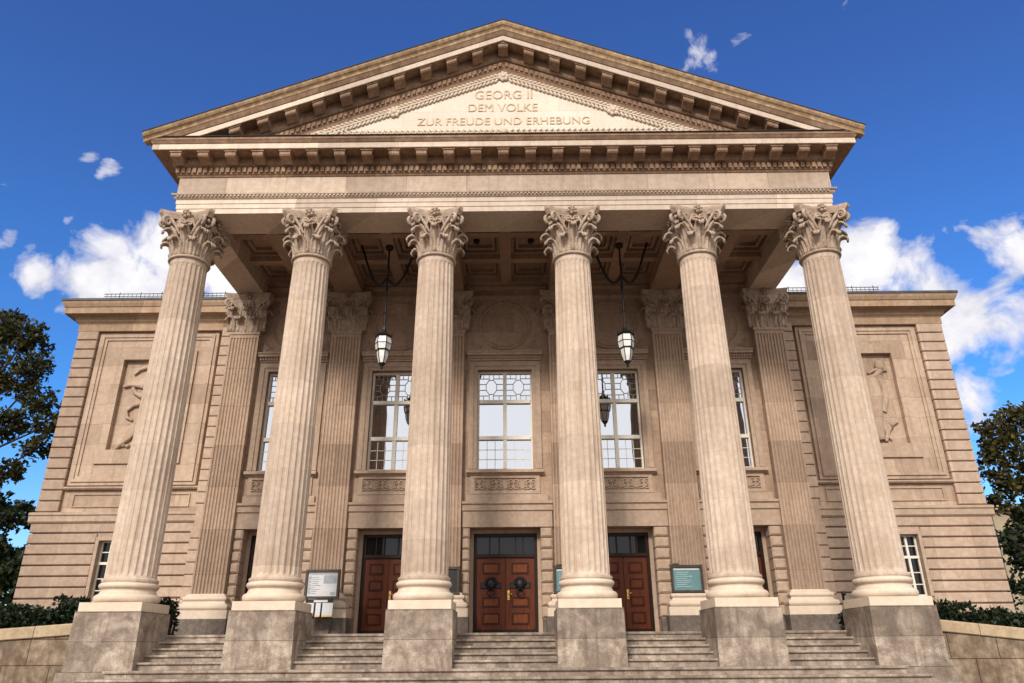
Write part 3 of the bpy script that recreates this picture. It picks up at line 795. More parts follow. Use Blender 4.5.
# ------------------------------------------------------------------ wings
XW, YW = 15.43, 6.1
def wing(sg):
    XW = 15.16 if sg < 0 else 15.33
    def X(a, b): return (min(sg*a,sg*b), max(sg*a,sg*b))
    def bx(m, a, b, *r): x0, x1 = X(a, b); m.box(x0, x1, *r)
    # core
    w0, w1 = 12.2, 13.0           # ground floor window
    m = MB()
    bx(m, 9.4, XW-.12, YW+.62, 20, ZL-.6, 10.0)
    bx(m, 9.9, XW-.02, YW+.1, YW+.62, 3.3, 4.06)
    bx(m, 9.9, XW-.02, YW+.26, YW+.62, 4.06, 9.7)
    bx(m, 9.9, XW-.02, YW, YW+.62, 9.68, 10.0)
    # niche frame: stepped rings round the relief
    cxn = 12.2; 
    rings = [(10.2,14.42,4.22,9.66,YW+.10,.11),(10.31,14.31,4.33,9.55,YW+.05,.09),(10.4,14.22,4.42,9.46,YW+.085,.1)]
    obj_wall = obj('wing_wall', m, M_wing, th)
    m = MB()
    def ringbox(a, b, z0, z1, y, w):
        bx(m, a, a+w, y, YW+.261, z0, z1); bx(m, b-w, b, y, YW+.261, z0, z1)
        bx(m, a+w, b-w, y, YW+.261, z0, z0+w); bx(m, a+w, b-w, y, YW+.261, z1-w, z1)
    for r in rings: ringbox(*r)
    # flat band then raised inner frame with the niche
    def ring2(a, b, z0, z1, a2, b2, z2, z3, y):
        bx(m, a, a2, y, YW+.259, z0, z1); bx(m, b2, b, y, YW+.259, z0, z1)
        bx(m, a2, b2, y, YW+.259, z0, z2); bx(m, a2, b2, y, YW+.259, z3, z1)
    ring2(10.5,14.12,4.52,9.36, 10.86,13.7,4.93,8.95, YW+.13)
    ring2(10.86,13.7,4.93,8.95, 11.2,13.37,5.4,8.62, YW+.06)
    pf = obj('panel_frame', m, M_wing, obj_wall)
    # relief figure
    m = MB(); yb = YW+.25
    def T(pts, r): m.tube([(sg*x, yb-.05, z) for x, z in pts], [q*1.25 for q in r] if isinstance(r, list) else r*1.25, 8)
    if sg < 0:
        T([(12.3,7.55),(12.7,7.68),(13.05,7.72),(13.28,7.66)], [.07,.06,.055,.04]); T([(12.0,7.35),(12.6,7.3),(12.85,7.45),(12.95,7.62)], [.1,.08,.06,.05])
        T([(11.9,8.35),(12.4,8.42),(12.8,8.3),(13.0,8.1)], [.06,.055,.05,.025])
        m.ell((sg*12.1, yb-.03, 7.95), .24,.13,.3,10,8)
        T([(12.1,7.7),(12.2,7.1),(12.1,6.6),(12.3,6.1),(12.2,5.6)], [.18,.26,.22,.2,.12])
        T([(12.5,7.05),(12.8,6.98),(13.0,6.8),(12.95,6.55),(12.75,6.45)], [.06,.055,.05,.05,.03])
        for i in range(6):
            T([(11.9+.1*i,6.95-.16*i),(12.35+.09*i,6.62-.17*i),(12.75+.06*i,6.15-.12*i),(12.98+.03*i,5.75-.06*i),(13.12+.01*i,5.55)], [.04,.065,.065,.05,.03])
        for i in range(4): m.ell((sg*(12.75+.14*i), yb-.03, 5.56+.03*(i%2)), .08,.07,.07,8,6)
    else:
        m.ell((sg*12.95, yb-.04, 8.2), .17,.12,.22,10,8)
        for i in range(4): T([(12.86+.08*i,8.36),(12.95+.07*i,8.22),(13.0+.05*i,8.0)], .03)
        T([(12.95,8.0),(12.7,7.8),(12.4,7.72),(12.0,7.75)], [.09,.08,.075,.06]); T([(12.5,7.9),(12.7,8.02),(12.85,8.05)], [.04,.05,.05])
        T([(12.8,7.8),(12.95,7.35),(12.9,6.95),(12.7,6.5)], [.13,.1,.1,.14])
        T([(12.5,7.7),(12.55,7.1),(12.5,6.6),(12.45,6.0),(12.5,5.55)], [.2,.24,.2,.18,.1])
        T([(12.2,7.2),(12.0,6.6),(12.1,6.0),(12.0,5.55)], [.16,.2,.18,.1]); T([(12.75,6.9),(12.6,6.3),(12.75,5.8),(12.65,5.5)], [.07,.09,.07,.05])
        for i in range(5): T([(12.3,6.75-.09*i),(12.65+.04*i,6.72-.13*i),(13.0-.02*i,6.45-.12*i),(13.15-.06*i,6.15-.04*i)], [.05,.075,.07,.045])
        T([(12.7,6.2),(12.85,5.95),(12.7,5.7),(12.85,5.55)], [.06,.07,.05,.03])
    obj('relief_figure', m, M_wing, obj_wall)
    # sill course and apron
    m = MB()
    x0, x1 = X(9.9, 14.42)
    m.poly_x([(YW+.3,4.06),(YW-.02,4.06),(YW-.06,4.1),(YW-.06,4.15),(YW+.3,4.2)], x0, x1)
    obj('sill_course', m, M_trim, obj_wall)
    m = MB()
    a, b = X(10.3, 14.1)
    m.box(a,b,YW+.06,YW+.11,3.5,3.54); m.box(a,b,YW+.06,YW+.11,3.9,3.94); m.box(a,a+.04,YW+.06,YW+.11,3.54,3.9); m.box(b-.04,b,YW+.06,YW+.11,3.54,3.9)
    obj('apron_moulding', m, M_wing, obj_wall)
    # corner quoins
    m = MB(); z = 3.33; n = 18; hq = (9.68-3.33)/n
    for i in range(n):
        x0, x1 = X(14.44, XW)
        m.cbox(x0, x1, YW-.03, YW+1.4, z+i*hq+.036, z+(i+1)*hq, .02)
    bx(m, 14.47, XW-.06, YW+.06, YW+1.38, 3.3, 9.69)
    obj('quoin_strip', m, M_rust, obj_wall)
    m = MB()
    z0 = ZL; n = 28; hq = (9.68-z0)/n
    for i in range(n):
        x0, x1 = X(9.463, 9.96)
        if 2.9 < z0+(i+.5)*hq < 3.35: continue
        m.cbox(x0, x1, YW-.26, YW+.3, z0+i*hq+.028, z0+(i+1)*hq, .02)
    bx(m, 9.464, 9.90, YW-.21, YW+.3, z0, 9.69)
    obj('quoin_strip', m, M_rust, obj_wall)
    # string course
    m = MB(); x0, x1 = X(9.464, XW+.1)
    m.poly_x([(YW+.6,2.98),(YW-.08,2.98),(YW-.13,3.03),(YW-.13,3.2),(YW-.17,3.23),(YW-.17,3.3),(YW-.02,3.34),(YW+.6,3.34)], x0, x1)
    bx(m, XW-.05, XW+.1, YW+.6, 20, 2.98, 3.34)
    obj('string_course', m, M_trim, obj_wall)
    # rusticated ground floor
    m = MB(); n = 10; z0 = -.3; hq = (2.98-z0)/n
    for i in range(n):
        za, zb2 = z0+i*hq+.042, z0+(i+1)*hq
        if zb2 <= .62 or za >= 2.52: spans = [(9.96, XW+.02)]
        else: spans = [(9.96, w0-.0), (w1, XW+.02)]
        for a, b in spans:
            x0, x1 = X(a, b); m.cbox(x0, x1, YW-.06, YW+.5, za, zb2, .022)
    bx(m, 9.962, w0, YW+.04, YW+.5, ZL-.6, 2.97); bx(m, w1, XW-.05, YW+.04, YW+.5, ZL-.6, 2.97)
    bx(m, w0, w1, YW+.001, YW+.5, ZL-.6, .6); bx(m, w0, w1, YW+.001, YW+.5, 2.54, 2.97)
    bx(m, XW-.35, XW+.02, YW+.5, 20, ZL-.6, 2.98)
    obj('rusticated_wall', m, M_rust, obj_wall)
    # small window
    m = MB()
    bx(m, w0, w0+.05, YW-.05, YW+.3, .6, 2.54); bx(m, w1-.1, w1, YW-.05, YW+.3, .6, 2.54); bx(m, w0+.05, w1-.1, YW-.05, YW+.3, 2.44, 2.54)
    sw = obj('window', m, M_trim, th)
    m = MB(); a, b = w0+.05, w1-.1; y0 = YW+.16
    bx(m,a,a+.05,y0,y0+.06,.6,2.44); bx(m,b-.05,b,y0,y0+.06,.6,2.44); bx(m,(a+b)/2-.035,(a+b)/2+.035,y0-.01,y0+.06,.6,2.44)
    bx(m,a,b,y0+.002,y0+.06,2.39,2.438); bx(m,a,b,y0+.002,y0+.06,.602,.65); bx(m,a,b,y0-.014,y0+.06,1.72,1.8)
    for z in (.95,1.3,2.1): bx(m,a,b,y0+.02,y0+.05,z-.015,z+.015)
    obj('window_frame', m, M_white, sw)
    m = MB(); bx(m,a,b,y0+.052,y0+.058,.6,2.44); obj('pane', m, M_pane2, sw)
    # cornice round front and flank
    m = MB(); prof = [(0,9.66),(.03,9.68),(.03,9.93),(.06,9.97),(.12,10.02),(.14,10.1),(.2,10.16),(.42,10.2),(.42,10.42),(.45,10.44),(.5,10.55),(.52,10.64),(.0,10.7),(-.6,10.7)]
    rings_ = []
    for o, z in prof: rings_.append([(sg*9.3, YW-o, z), (sg*(XW+o), YW-o, z), (sg*(XW+o), 20, z)])
    m.loft(rings_, closed=False, caps=False); wc = obj('wing_cornice', m, M_corn2, obj_wall)
    m = MB(); rings_ = []
    for o, z in [(.4,10.645),(.545,10.645),(.545,10.73),(-.6,10.8),(-2.2,11.0)]: rings_.append([(sg*9.3, YW-o, z), (sg*(XW+o), YW-o, z), (sg*(XW+o), 20, z)])
    m.loft(rings_, closed=False, caps=False); m.box(*X(9.3,13.3), 8.2, 20, 10.7, 11.02); obj('wing_roof', m, M_slate, obj_wall)
    # snow guard railing
    m = MB(); xa, xb = (10.0, 14.3) if sg < 0 else (10.0, 13.2)
    y = YW-.42; m.tube([(sg*xa,y,10.94),(sg*xb,y,10.94)], .014, 5); m.tube([(sg*xa,y,10.84),(sg*xb,y,10.84)], .012, 5)
    i = 0; x = xa
    while x <= xb: m.tube([(sg*x,y,10.74),(sg*x,y,10.95 if i%5 else 11.0)], 0.008 if i%5 else .014, 4); x += .15; i += 1
    obj('roof_railing', m, M_iron, obj_wall)
M_corn2 = stone('wing_cornice_stone', (0.406,0.278,0.181), (0.203,0.125,0.078), (0.477,0.343,0.238), stain=.35, streak=.3, ashlar=(1.6,50.,.005))
wing(-1); wing(1)

# ------------------------------------------------------------------ ground, landing, steps
mb = MB(); mb.box(-9.7, 9.7, 1.5, 6.7, ZL-.5, ZL); tag(obj('landing', mb, M_step), kind='structure')
st = thing('entrance_steps', 'broad weathered stone steps climbing between the column pedestals', 'steps', (0, 0, -2.5))
for i in range(4):
    z = -.608 - i*.148; y = 1.5 - (i+1)*.325; m = MB()
    m.box(-8.6, 8.6, y, 1.6-i*.33, z-.3, z-.055); m.cbox(-8.61, 8.61, y-.055, 1.6-i*.33, z-.05, z, .012)
    obj('step', m, M_step, st)
m = MB(); m.cbox(-9.2, 9.2, 1.465, 1.6, ZL-.06, ZL+.003, .012); obj('step', m, M_step, st)
for k in range(9):
    z = -1.215 - k*.155; y = -.36 - k*.36; hx = 8.62 + k*.33; m = MB()
    zb_ = max(z-.3, -2.52)
    m.box(-hx, hx, y, 1.3 if k == 0 else y+.5, zb_, z-.055); m.cbox(-hx-.05, hx+.05, y-.055, 1.29 if k == 0 else y+.5, z-.055, z, .012)
    obj('step', m, M_step, st)
mb = MB(); mb.box(-1500, 1500, -900, 2500, -2.6, -2.5); tag(obj('ground', mb, M_plaza), kind='structure')
for sg in (-1,1):
    mb = MB(); mb.box(min(sg*9.77,sg*40), max(sg*9.77,sg*40), .7, 40, -2.4, -.75); tag(obj('terrace', mb, M_earth), kind='structure')
# ramp walls
def ramp_wall(sg, z0, slope, label):
    t = thing('ramp_wall', label, 'wall', (sg*9.8, .35, -2.5), 'ramp walls beside the steps')
    m = MB(); xs = [9.7+i*1.1 for i in range(14)]
    rings = []
    for x in xs:
        z = z0 - slope*(x-9.9); rings.append([(sg*x,.4,-2.5),(sg*x,.4,z-.26),(sg*x,.8,z-.26),(sg*x,.8,-2.5)])
    m.loft(rings); obj('wall_blocks', m, M_ret, t)
    c0 = None
    for i in range(13):
        m = MB(); xa, xb = xs[i]+.008, xs[i+1]-.008
        rr = []
        for x in (xa, xb):
            z = z0 - slope*(x-9.9); rr.append([(sg*x,.36,z-.257),(sg*x,.34,z-.24),(sg*x,.34,z-.03),(sg*x,.37,z),(sg*x,.86,z),(sg*x,.86,z-.257)])
        m.loft(rr); obj('coping_stone', m, M_cop, t)
ramp_wall(-1, -.21, .065, 'weathered brown stone ramp wall with pale coping left of the steps')
ramp_wall(1, -.265, .105, 'weathered brown stone ramp wall with pale coping right of the steps')

# ------------------------------------------------------------------ lanterns, boards, stand, posts
def lantern(x, y, label):
    t = thing('hanging_lantern', label, 'lantern', (x, y, 7.0), 'lanterns hanging in the portico')
    m = MB(); m.lathe([(.02,11.0),(.12,11.02),(.13,11.12)], 12, x, y); m.tube([(x,y,11.1),(x,y,8.25)], .03, 8)
    for z in (10.4,9.6,8.8): m.ell((x,y,z), .05,.05,.08,8,5)
    obj('rod', m, M_iron, t)
    for sg in (-1,1):
        m = MB(); pts = []
        for i in range(13):
            u = i/12; xx = x+sg*(.03+.86*u); z = 9.95 + 1.2*u**2.2 - .42*math.sin(PI*min(1,u*1.15))*(1-u*.75)
            pts.append((xx,y,z))
        for i in range(40):
            u = i/39*12; k = min(int(u),11); f = u-k; p = Vector(pts[k]).lerp(Vector(pts[k+1]), f)
            m.ell(p, .045,.03,.045,6,4)
        m.tube(pts, .02, 5); obj('chain', m, M_iron, t)
    n = 6
    def hexr(r, z, a0=0): return [(x+r*math.cos(a0+2*PI*i/n), y+r*math.sin(a0+2*PI*i/n), z) for i in range(n)]
    L = [(.225,7.93),(.255,7.72),(.215,7.52),(.185,7.5),(.16,7.3),(.10,7.10)]
    m = MB(); m.loft([hexr(r,z) for r,z in L]); obj('milk_glass', m, M_milk, t)
    m = MB()
    m.loft([hexr(.24,7.93),hexr(.27,7.97),hexr(.2,8.03),hexr(.1,8.1),hexr(.05,8.2),hexr(.04,8.3)])
    for i in range(n):
        a = 2*PI*i/n
        m.ell((x+.24*math.cos(a),y+.24*math.sin(a),8.02), .03,.03,.06,6,4)
        m.tube([(x+(r+.008)*math.cos(a),y+(r+.008)*math.sin(a),z) for r,z in L], .013, 4)
        b = 2*PI*(i+1)/n
        for r, z in (L[1],L[2],L[3],L[5]): m.tube([(x+(r+.006)*math.cos(a),y+(r+.006)*math.sin(a),z),(x+(r+.006)*math.cos(b),y+(r+.006)*math.sin(b),z)], .013, 4)
    m.loft([hexr(.11,7.1),hexr(.07,7.04),hexr(.03,7.0),hexr(.045,6.96),hexr(.01,6.9)])
    obj('iron_cage', m, M_iron, t)
lantern(-3.705, 2.85, 'black iron lantern with white glass hanging between second and third columns from left')
lantern(3.65, 2.85, 'black iron lantern with white glass hanging between fourth and fifth columns from left')

def board(x, label, poster, ornate=True):
    hw = .47; z0, z1 = .70, 1.47; y = 5.28
    t = thing('notice_board', label, 'notice board', (x, 5.4, z0), 'framed notice boards on the pilasters')
    m = MB(); f = .06
    m.box(x-hw,x+hw,y,y+.12,z0,z0+f); m.box(x-hw,x+hw,y,y+.12,z1-f,z1); m.box(x-hw,x-hw+f,y,y+.12,z0+f,z1-f); m.box(x+hw-f,x+hw,y,y+.12,z0+f,z1-f)
    m.box(x-hw+f,x+hw-f,y+.08,y+.119,z0+f,z1-f)
    k = 15
    for i in range(k+1):
        u = -1+2*i/k; m.ell((x+u*hw,y+.05,z1), .035,.05,.022,6,4); m.ell((x+u*hw,y+.05,z0), .035,.05,.022,6,4)
    for i in range(11):
        zz = z0+(z1-z0)*i/10; m.ell((x-hw,y+.05,zz), .022,.05,.035,6,4); m.ell((x+hw,y+.05,zz), .022,.05,.035,6,4)
    m.ell((x-.3,y+.04,z1+.03), .1,.04,.04,8,5)
    obj('frame', m, M_bframe, t)
    m = MB(); m.box(x-hw+f,x+hw-f,y+.045,y+.07,z0+f,z1-f); obj('poster', m, poster, t)
    if poster is M_teal:
        m = MB()
        m.box(x-hw+f+.03,x+hw-f-.03,y+.04,y+.046,z1-f-.07,z1-f-.03)
        obj('poster_heading', m, M_paper, t)
        m = MB()
        for i in range(8):
            zz = z1-f-.13-i*.058; ln = .3+.28*random.random(); m.box(x-hw+f+.08, x-hw+f+.08+ln, y+.041, y+.046, zz-.012, zz)
        obj('poster_print', m, plain('pale_print', (.42,.52,.5)), t)
board(CX[4]-.14, 'ornate dark framed board with teal poster on the pilaster right of the right door', M_teal)
board(1.86, 'dark framed teal notice board half hidden behind the column right of the middle door', M_teal)
board(-1.92, 'dark empty notice board half hidden behind the column left of the middle door', M_iron)

t = thing('information_stand', 'free standing poster case with white leaflet holders beside the left door', 'display stand', (-5.35, 4.6, ZL))
m = MB(); x0, x1, z0, z1 = -5.85, -4.86, .56, 1.36; y = 4.58; f = .06
m.box(x0,x1,y,y+.14,z0,z0+f); m.box(x0,x1,y,y+.14,z1-f,z1); m.box(x0,x0+f,y,y+.14,z0+f,z1-f); m.box(x1-f,x1,y,y+.14,z0+f,z1-f); m.box(x0+f,x1-f,y+.09,y+.139,z0+f,z1-f)
obj('case_frame', m, M_bframe, t)
for xx in (x0+.06, x1-.2):
    m = MB(); m.box(xx,xx+.05,y+.03,y+.09,ZL,z0); m.box(xx-.08,xx+.13,y-.1,y+.22,ZL,ZL+.02); obj('post', m, M_iron, t)
m = MB(); xm = (x0+x1)/2
m.box(x0+f,x1-f,y+.06,y+.085,z0+f,z1-f); obj('backing_paper', m, M_paper, t)
m = MB()
m.box(xm+.03,x1-f-.04,y+.05,y+.061,z1-f-.32,z1-f-.1); 
obj('notice_picture', m, plain('grey_picture', (.3,.33,.36)), t); m = MB()
m.box(x0+f+.03,xm+.38,y+.05,y+.061,z1-f-.07,z1-f-.03)
for i in range(5): m.box(x0+f+.03,x0+f+.1,y+.05,y+.061,z1-f-.2-i*.1,z1-f-.13-i*.1)
for i in range(9): m.box(x0+f+.13,x0+f+.13+.1+.15*random.random(),y+.05,y+.061,z1-f-.16-i*.055,z1-f-.145-i*.055)
m.box(xm+.25,x1-f-.05,y+.05,y+.061,z0+f+.04,z0+f+.12)
obj('printed_notice', m, plain('pale_grey_print', (.36,.38,.41)), t)
m = MB(); m.box(xm-.2,xm+.2,y+.03,y+.05,.46,.52); obj('name_strip', m, M_paper, t)
m = MB(); m.box(x0+.08,x1-.22,y+.04,y+.1,.02,.54); obj('holder_panel', m, M_iron, t)
for i, (a, w) in enumerate(((x0+.04,.28),(xm-.12,.14),(xm+.07,.3))):
    m = MB(); m.add([(a,y-.03,.1),(a+w,y-.03,.1),(a+w,y-.0,.44),(a,y-.0,.44),(a,y+.03,.1),(a+w,y+.03,.1),(a+w,y+.04,.44),(a,y+.04,.44)], [(0,1,2,3),(4,7,6,5),(0,4,5,1),(1,5,6,2),(2,6,7,3),(3,7,4,0)])
    lf2 = obj('leaflet_holder', m, M_paper, t)
    m = MB(); m.box(a,a+w,y-.045,y+.0,.06,.098); obj('holder_lip', m, M_brass, t)

for x, lab in ((-8.92,'thin black iron handrail post beside the small shrub at the left end of the steps'),(8.9,'thin black iron handrail post with curled top at the right end of the steps')):
    t = thing('handrail_post', lab, 'handrail post', (x, 2.9, ZL))
    m = MB(); m.tube([(x,2.9,ZL),(x,2.9,.4),(x-.01,2.88,.46),(x-.03,2.82,.5),(x-.05,2.74,.48)], .032, 8); m.lathe([(.08,ZL+.001),(.08,ZL+.03),(.04,ZL+.05)], 12, x, 2.9); obj('post', m, M_iron, t)
    m = MB(); m.ell((x-.055,2.71,.46), .06,.06,.06,10,8); obj('knob', m, M_iron, t)
for x, side in ((-.93,'left'),(.83,'right')):
    m = MB(); m.lathe([(.02,11.36),(.07,11.38),(.1,11.42),(.1,11.5)], 14, x, 3.15)
    tag(obj('ceiling_lamp', m, M_iron, None, (x,3.15,11.3)), 'small dark ceiling lamp in the %s coffer above the middle door' % side, 'ceiling lamp', 'small lamps in the coffers')

# ------------------------------------------------------------------ planting
def rnd_dir():
    while True:
        v = Vector((random.uniform(-1,1),random.uniform(-1,1),random.uniform(-1,1)))
        if .05 < v.length < 1: return v.normalized()
def leaf_face(m, p, size, nrm=None):
    d = rnd_dir(); n = (rnd_dir() + Vector((0,0,.5))).normalized() if nrm is None else nrm
    s = d.cross(n)
    if s.length < .1: return
    s.normalize(); d = n.cross(s)
    l = size*random.uniform(.7,1.3); w = l*.32
    m.add([p, p+d*l*.45+s*w, p+d*l, p+d*l*.45-s*w], [(0,1,2,3)])
def tree(name, label, base, top, clumps, leafmat_, per, size, cat='tree', group=None, trunk_r=.35):
    t = thing(name, label, cat, base, group)
    base = Vector(base); tr = MB()
    top = Vector(top)
    mid = base.lerp(top, .5) + Vector((random.uniform(-.4,.4),random.uniform(-.4,.4),0))
    tp = [base, base.lerp(mid,.5), mid, mid.lerp(top,.55)+Vector((.2,.1,0)), top]
    tr.tube(tp, [trunk_r*1.25,trunk_r,trunk_r*.8,trunk_r*.5,trunk_r*.15], 9)
    for c, r in clumps:
        c = Vector(c); f = min(.95, max(.3, (c.z-base.z)/(top.z-base.z)*.8)); k = f*4; i = min(int(k),3); s = tp[i].lerp(tp[i+1], k-i)
        q = s.lerp(c,.5)+Vector((random.uniform(-.3,.3),random.uniform(-.3,.3),-.25))
        tr.tube([s,q,c], [trunk_r*.28,trunk_r*.16,.03], 5)
        for _ in range(5):
            e = c + rnd_dir()*r*.85; tr.tube([c.lerp(s,.15), c.lerp(e,.6)+rnd_dir()*.15, e], [.035,.022,.01], 4)
    obj('trunk', tr, M_bark, t)
    cr = MB()
    for c, r in clumps:
        c = Vector(c); ntw = max(4, int(per*r*r/22))
        for _ in range(ntw):
            d = rnd_dir(); tc = c + Vector((d.x,d.y,d.z*.75))*r*random.uniform(.45,1.05)
            rr = random.uniform(.18,.42)
            for _ in range(22): leaf_face(cr, tc + rnd_dir()*rr*random.random()**.5, size)
    obj('crown', cr, leafmat_, t)
    return t
def clumps(n, box, r):
    return [((random.uniform(*box[0]), random.uniform(*box[1]), random.uniform(*box[2])), random.uniform(*r)) for _ in range(n)]
cl = [((-22.0,13,12.4),1.0),((-23.6,13.5,13.2),1.2),((-21.2,12.8,11.0),.8),((-20.5,13,9.4),.7),((-20.0,13,8.3),.75),((-20.2,13,7.3),.6),((-23,13,10.3),1.1),((-24.5,14,11.4),1.3),((-21.9,13,8.3),.9),((-23.6,12.5,7.5),.9),((-21.4,13,9.9),.6),((-22.6,14,6.4),.7),((-25.5,13,9),1.3),((-24.5,13,6),1.0),((-21.0,13,6.3),.5),((-26.5,14,12),1.4),((-27.5,14,10),1.4),((-27,14,7),1.4)]
tree('oak_tree', 'tall dark leafy tree with open branches left of the theatre', (-25,13.5,-.75), (-23.5,13.5,12.6), cl, M_leafA, 1000, .215)
cl = clumps(10, ((-26,-19.9),(11.5,14),(-.2,3.8)), (.9,1.4)) + [((-20.2,12.5,4.4),.8),((-21.5,12.5,4.6),.9),((-19.0,12,2.2),.8),((-18.5,12,.7),.9),((-20.4,12,.4),1.1),((-21.6,12,1.2),1.2),((-19.6,12,1.5),1.0),((-20.6,12,2.8),1.0),((-18.0,12,-.1),.7)]
tree('dark_bushy_tree', 'low dense dark tree beneath the tall tree at the left edge', (-22,12.8,-.75), (-21.8,12.8,4), cl, M_leafC, 900, .24, trunk_r=.18)
cl = [((20.9,13,7.5),.9),((22.2,13.5,8.2),1.0),((20.6,13,6.5),.7),((21.9,13,6.5),.9),((23.4,13,7.0),1.0),((20.8,13,5.3),.7),((22.2,13.5,5.4),.8),((23.8,13,5.4),.9),((24.7,14,7.9),1.2),((25.7,14,6.5),1.3),((23.7,14,8.8),1.0),((20.3,12.8,5.7),.5),((19.9,12.8,4.6),.5),((22.0,12.8,4.2),.9),((23.4,12.8,4.0),.9),((21.0,12.8,4.0),.7)]
tree('yellowing_tree', 'tree with yellowing leaves behind the right corner of the theatre', (25.5,13.8,-.75), (24.2,13.6,8.8), cl, M_leafB, 900, .215)
cl = clumps(9, ((20.3,25),(10.5,13),(-.2,3.2)), (.8,1.2)) + [((21.0,12,4.0),.7),((22.0,12,3.9),.8),((20.0,12,3.0),.7),((19.0,11.5,1.2),.7),((19.4,11.5,2.3),.6)]
tree('dark_bushy_tree', 'dark green bush crowded against the right corner of the theatre', (22.4,12,-.75), (22.4,12,3.4), cl, M_leafC, 800, .24, trunk_r=.15)

def hedge(name, label, cat, x0, x1, y0, y1, ztop0, ztop1, n, sprigs=(), group=None, zb=-.75):
    t = thing(name, label, cat, ((x0+x1)/2,(y0+y1)/2,zb), group)
    st_ = MB(); m = MB()
    for i in range(10):
        u = random.random(); x = x0+(x1-x0)*u; y = random.uniform(y0+.1,y1-.1); zt = ztop0+(ztop1-ztop0)*u-.1
        st_.tube([(x,y,zb),(x+.05,y,(zb+zt)/2),(x+random.uniform(-.1,.1),y,zt)], [.03,.02,.008], 5)
    obj('stem', st_, M_bark, t)
    for i in range(n):
        u = random.random(); zt = ztop0+(ztop1-ztop0)*u + .10*math.sin(u*23)+.06*math.sin(u*61)-.07
        p = Vector((x0+(x1-x0)*u, random.uniform(y0,y1), zb+(zt-zb)*random.random()**.45))
        leaf_face(m, p, .11)
    for sx_, h in sprigs:
        u = (sx_-x0)/(x1-x0); z = ztop0+(ztop1-ztop0)*u
        for i in range(130):
            k = random.random(); leaf_face(m, Vector((sx_+random.gauss(0,.13*(1-k*.5)), (y0+y1)/2+random.gauss(0,.1), z+h*k)), .1)
    obj('foliage', m, M_hedge, t)
    return t
hedge('hedge', 'low dark clipped hedge above the left ramp wall', 'hedge', -15.5, -9.85, 1.0, 2.3, -.1, .34, 13000, [(-11.05,.22),(-10.6,.12),(-12.3,.1)])
hedge('hedge', 'low dark clipped hedge above the right ramp wall', 'hedge', 15.5, 9.85, 1.0, 2.3, -.55, .22, 13000, [(11.3,.1)])
hedge('shrub', 'small dark shrub between the leftmost pedestal and the wall', 'shrub', -9.6, -8.95, 2.6, 3.6, .38, .42, 2500, zb=ZL)
hedge('shrub', 'small dark shrub behind the rightmost column pedestal', 'shrub', 9.2, 9.75, 3.2, 4.2, .0, .1, 1500, zb=ZL)

# building beyond the right trees
bt = thing('apartment_house', 'ochre apartment house with dark windows far behind the trees on the right', 'house', (36, 36, -2.5))
m = MB(); m.box(30.6, 46, 30, 42, -2.5, 7.2); obj('wall', m, M_far, bt)
m = MB(); m.box(30.2, 46.4, 29.6, 42.4, 7.2, 7.5); rf = obj('roof', m, M_far, bt)
m = MB(); m.box(30.4,46.2,29.8,42.2,7.5,7.6); obj('roof_edge', m, M_lead, rf)
for i in range(5):
    for z in (.6, 4.3):
        x = 31.2+i*2.6; m = MB(); m.box(x-.1,x+.9,29.93,30.1,z-.1,z+1.9); w = obj('window', m, M_far, bt)
        m = MB(); m.box(x,x+.8,29.9,29.95,z,z+1.8); obj('pane', m, M_pane2, w)

# ------------------------------------------------------------------ camera
cam = bpy.data.cameras.new('camera'); co = bpy.data.objects.new('camera', cam); col.objects.link(co)
r_ = Vector((0.99995392,0.00676896,-0.00680676)); u_ = Vector((0.00890118,-0.38830614,0.92148744)); f_ = Vector((-0.0035944,0.92150557,0.3883485))
mt = Matrix(((r_.x,u_.x,-f_.x,0.2774),(r_.y,u_.y,-f_.y,-17.7088),(r_.z,u_.z,-f_.z,-0.8846),(0,0,0,1)))
co.matrix_world = mt; cam.sensor_width = 36; cam.lens = 736.03/1024*36; cam.clip_end = 5000; cam.clip_start = .1
sc.camera = co

# ------------------------------------------------------------------ sky, clouds, sun
SUN_EL, SUN_AZ = R(30), R(196)      # compass style: from behind the camera, a little to the left
wd = bpy.data.worlds.new('World'); sc.world = wd; wd.use_nodes = True
nt = wd.node_tree; L = nt.links; bg = nt.nodes['Background']
sky = N(nt, 'ShaderNodeTexSky', sky_type='NISHITA'); sky.sun_disc = False; sky.sun_elevation = SUN_EL; sky.sun_rotation = SUN_AZ
sky.air_density = 1.0; sky.dust_density = .6; sky.ozone_density = 1.6
tc = N(nt, 'ShaderNodeTexCoord'); D = tc.outputs['Generated']
hs = N(nt, 'ShaderNodeHueSaturation', Saturation=1.2, Value=.95); L.new(sky.outputs[0], hs.inputs['Color'])
def pix(px, py): return (f_ + r_*((px-512)/736.03) - u_*((py-341.5)/736.03)).normalized()
blobs = [(45,268,26,.9),(80,278,34,1),(120,278,40,1),(165,262,46,1.1),(205,252,36,1.0),(225,280,40,1),(300,300,60,.9),
         (72,155,17,.62),(98,173,19,.66),(35,215,9,.5),(4,236,15,.62),(70,240,10,.55),
         (770,290,60,1),(850,268,44,1.0),(885,268,40,.95),(925,275,36,.85),(955,305,46,.85),(1000,235,32,.72),(1030,252,38,.8),(955,350,40,.72),(995,340,34,.62),(1010,300,44,.62),(1000,395,60,.62),(985,330,50,.66),
         (684,44,24,.40),(700,54,24,.44),(718,62,22,.44),(745,38,16,.36)]
nz = N(nt, 'ShaderNodeTexNoise', Scale=15., Detail=10., Roughness=.6, Distortion=.4); L.new(D, nz.inputs['Vector'])
nw = N(nt, 'ShaderNodeTexNoise', Scale=7., Detail=4.); L.new(D, nw.inputs['Vector'])
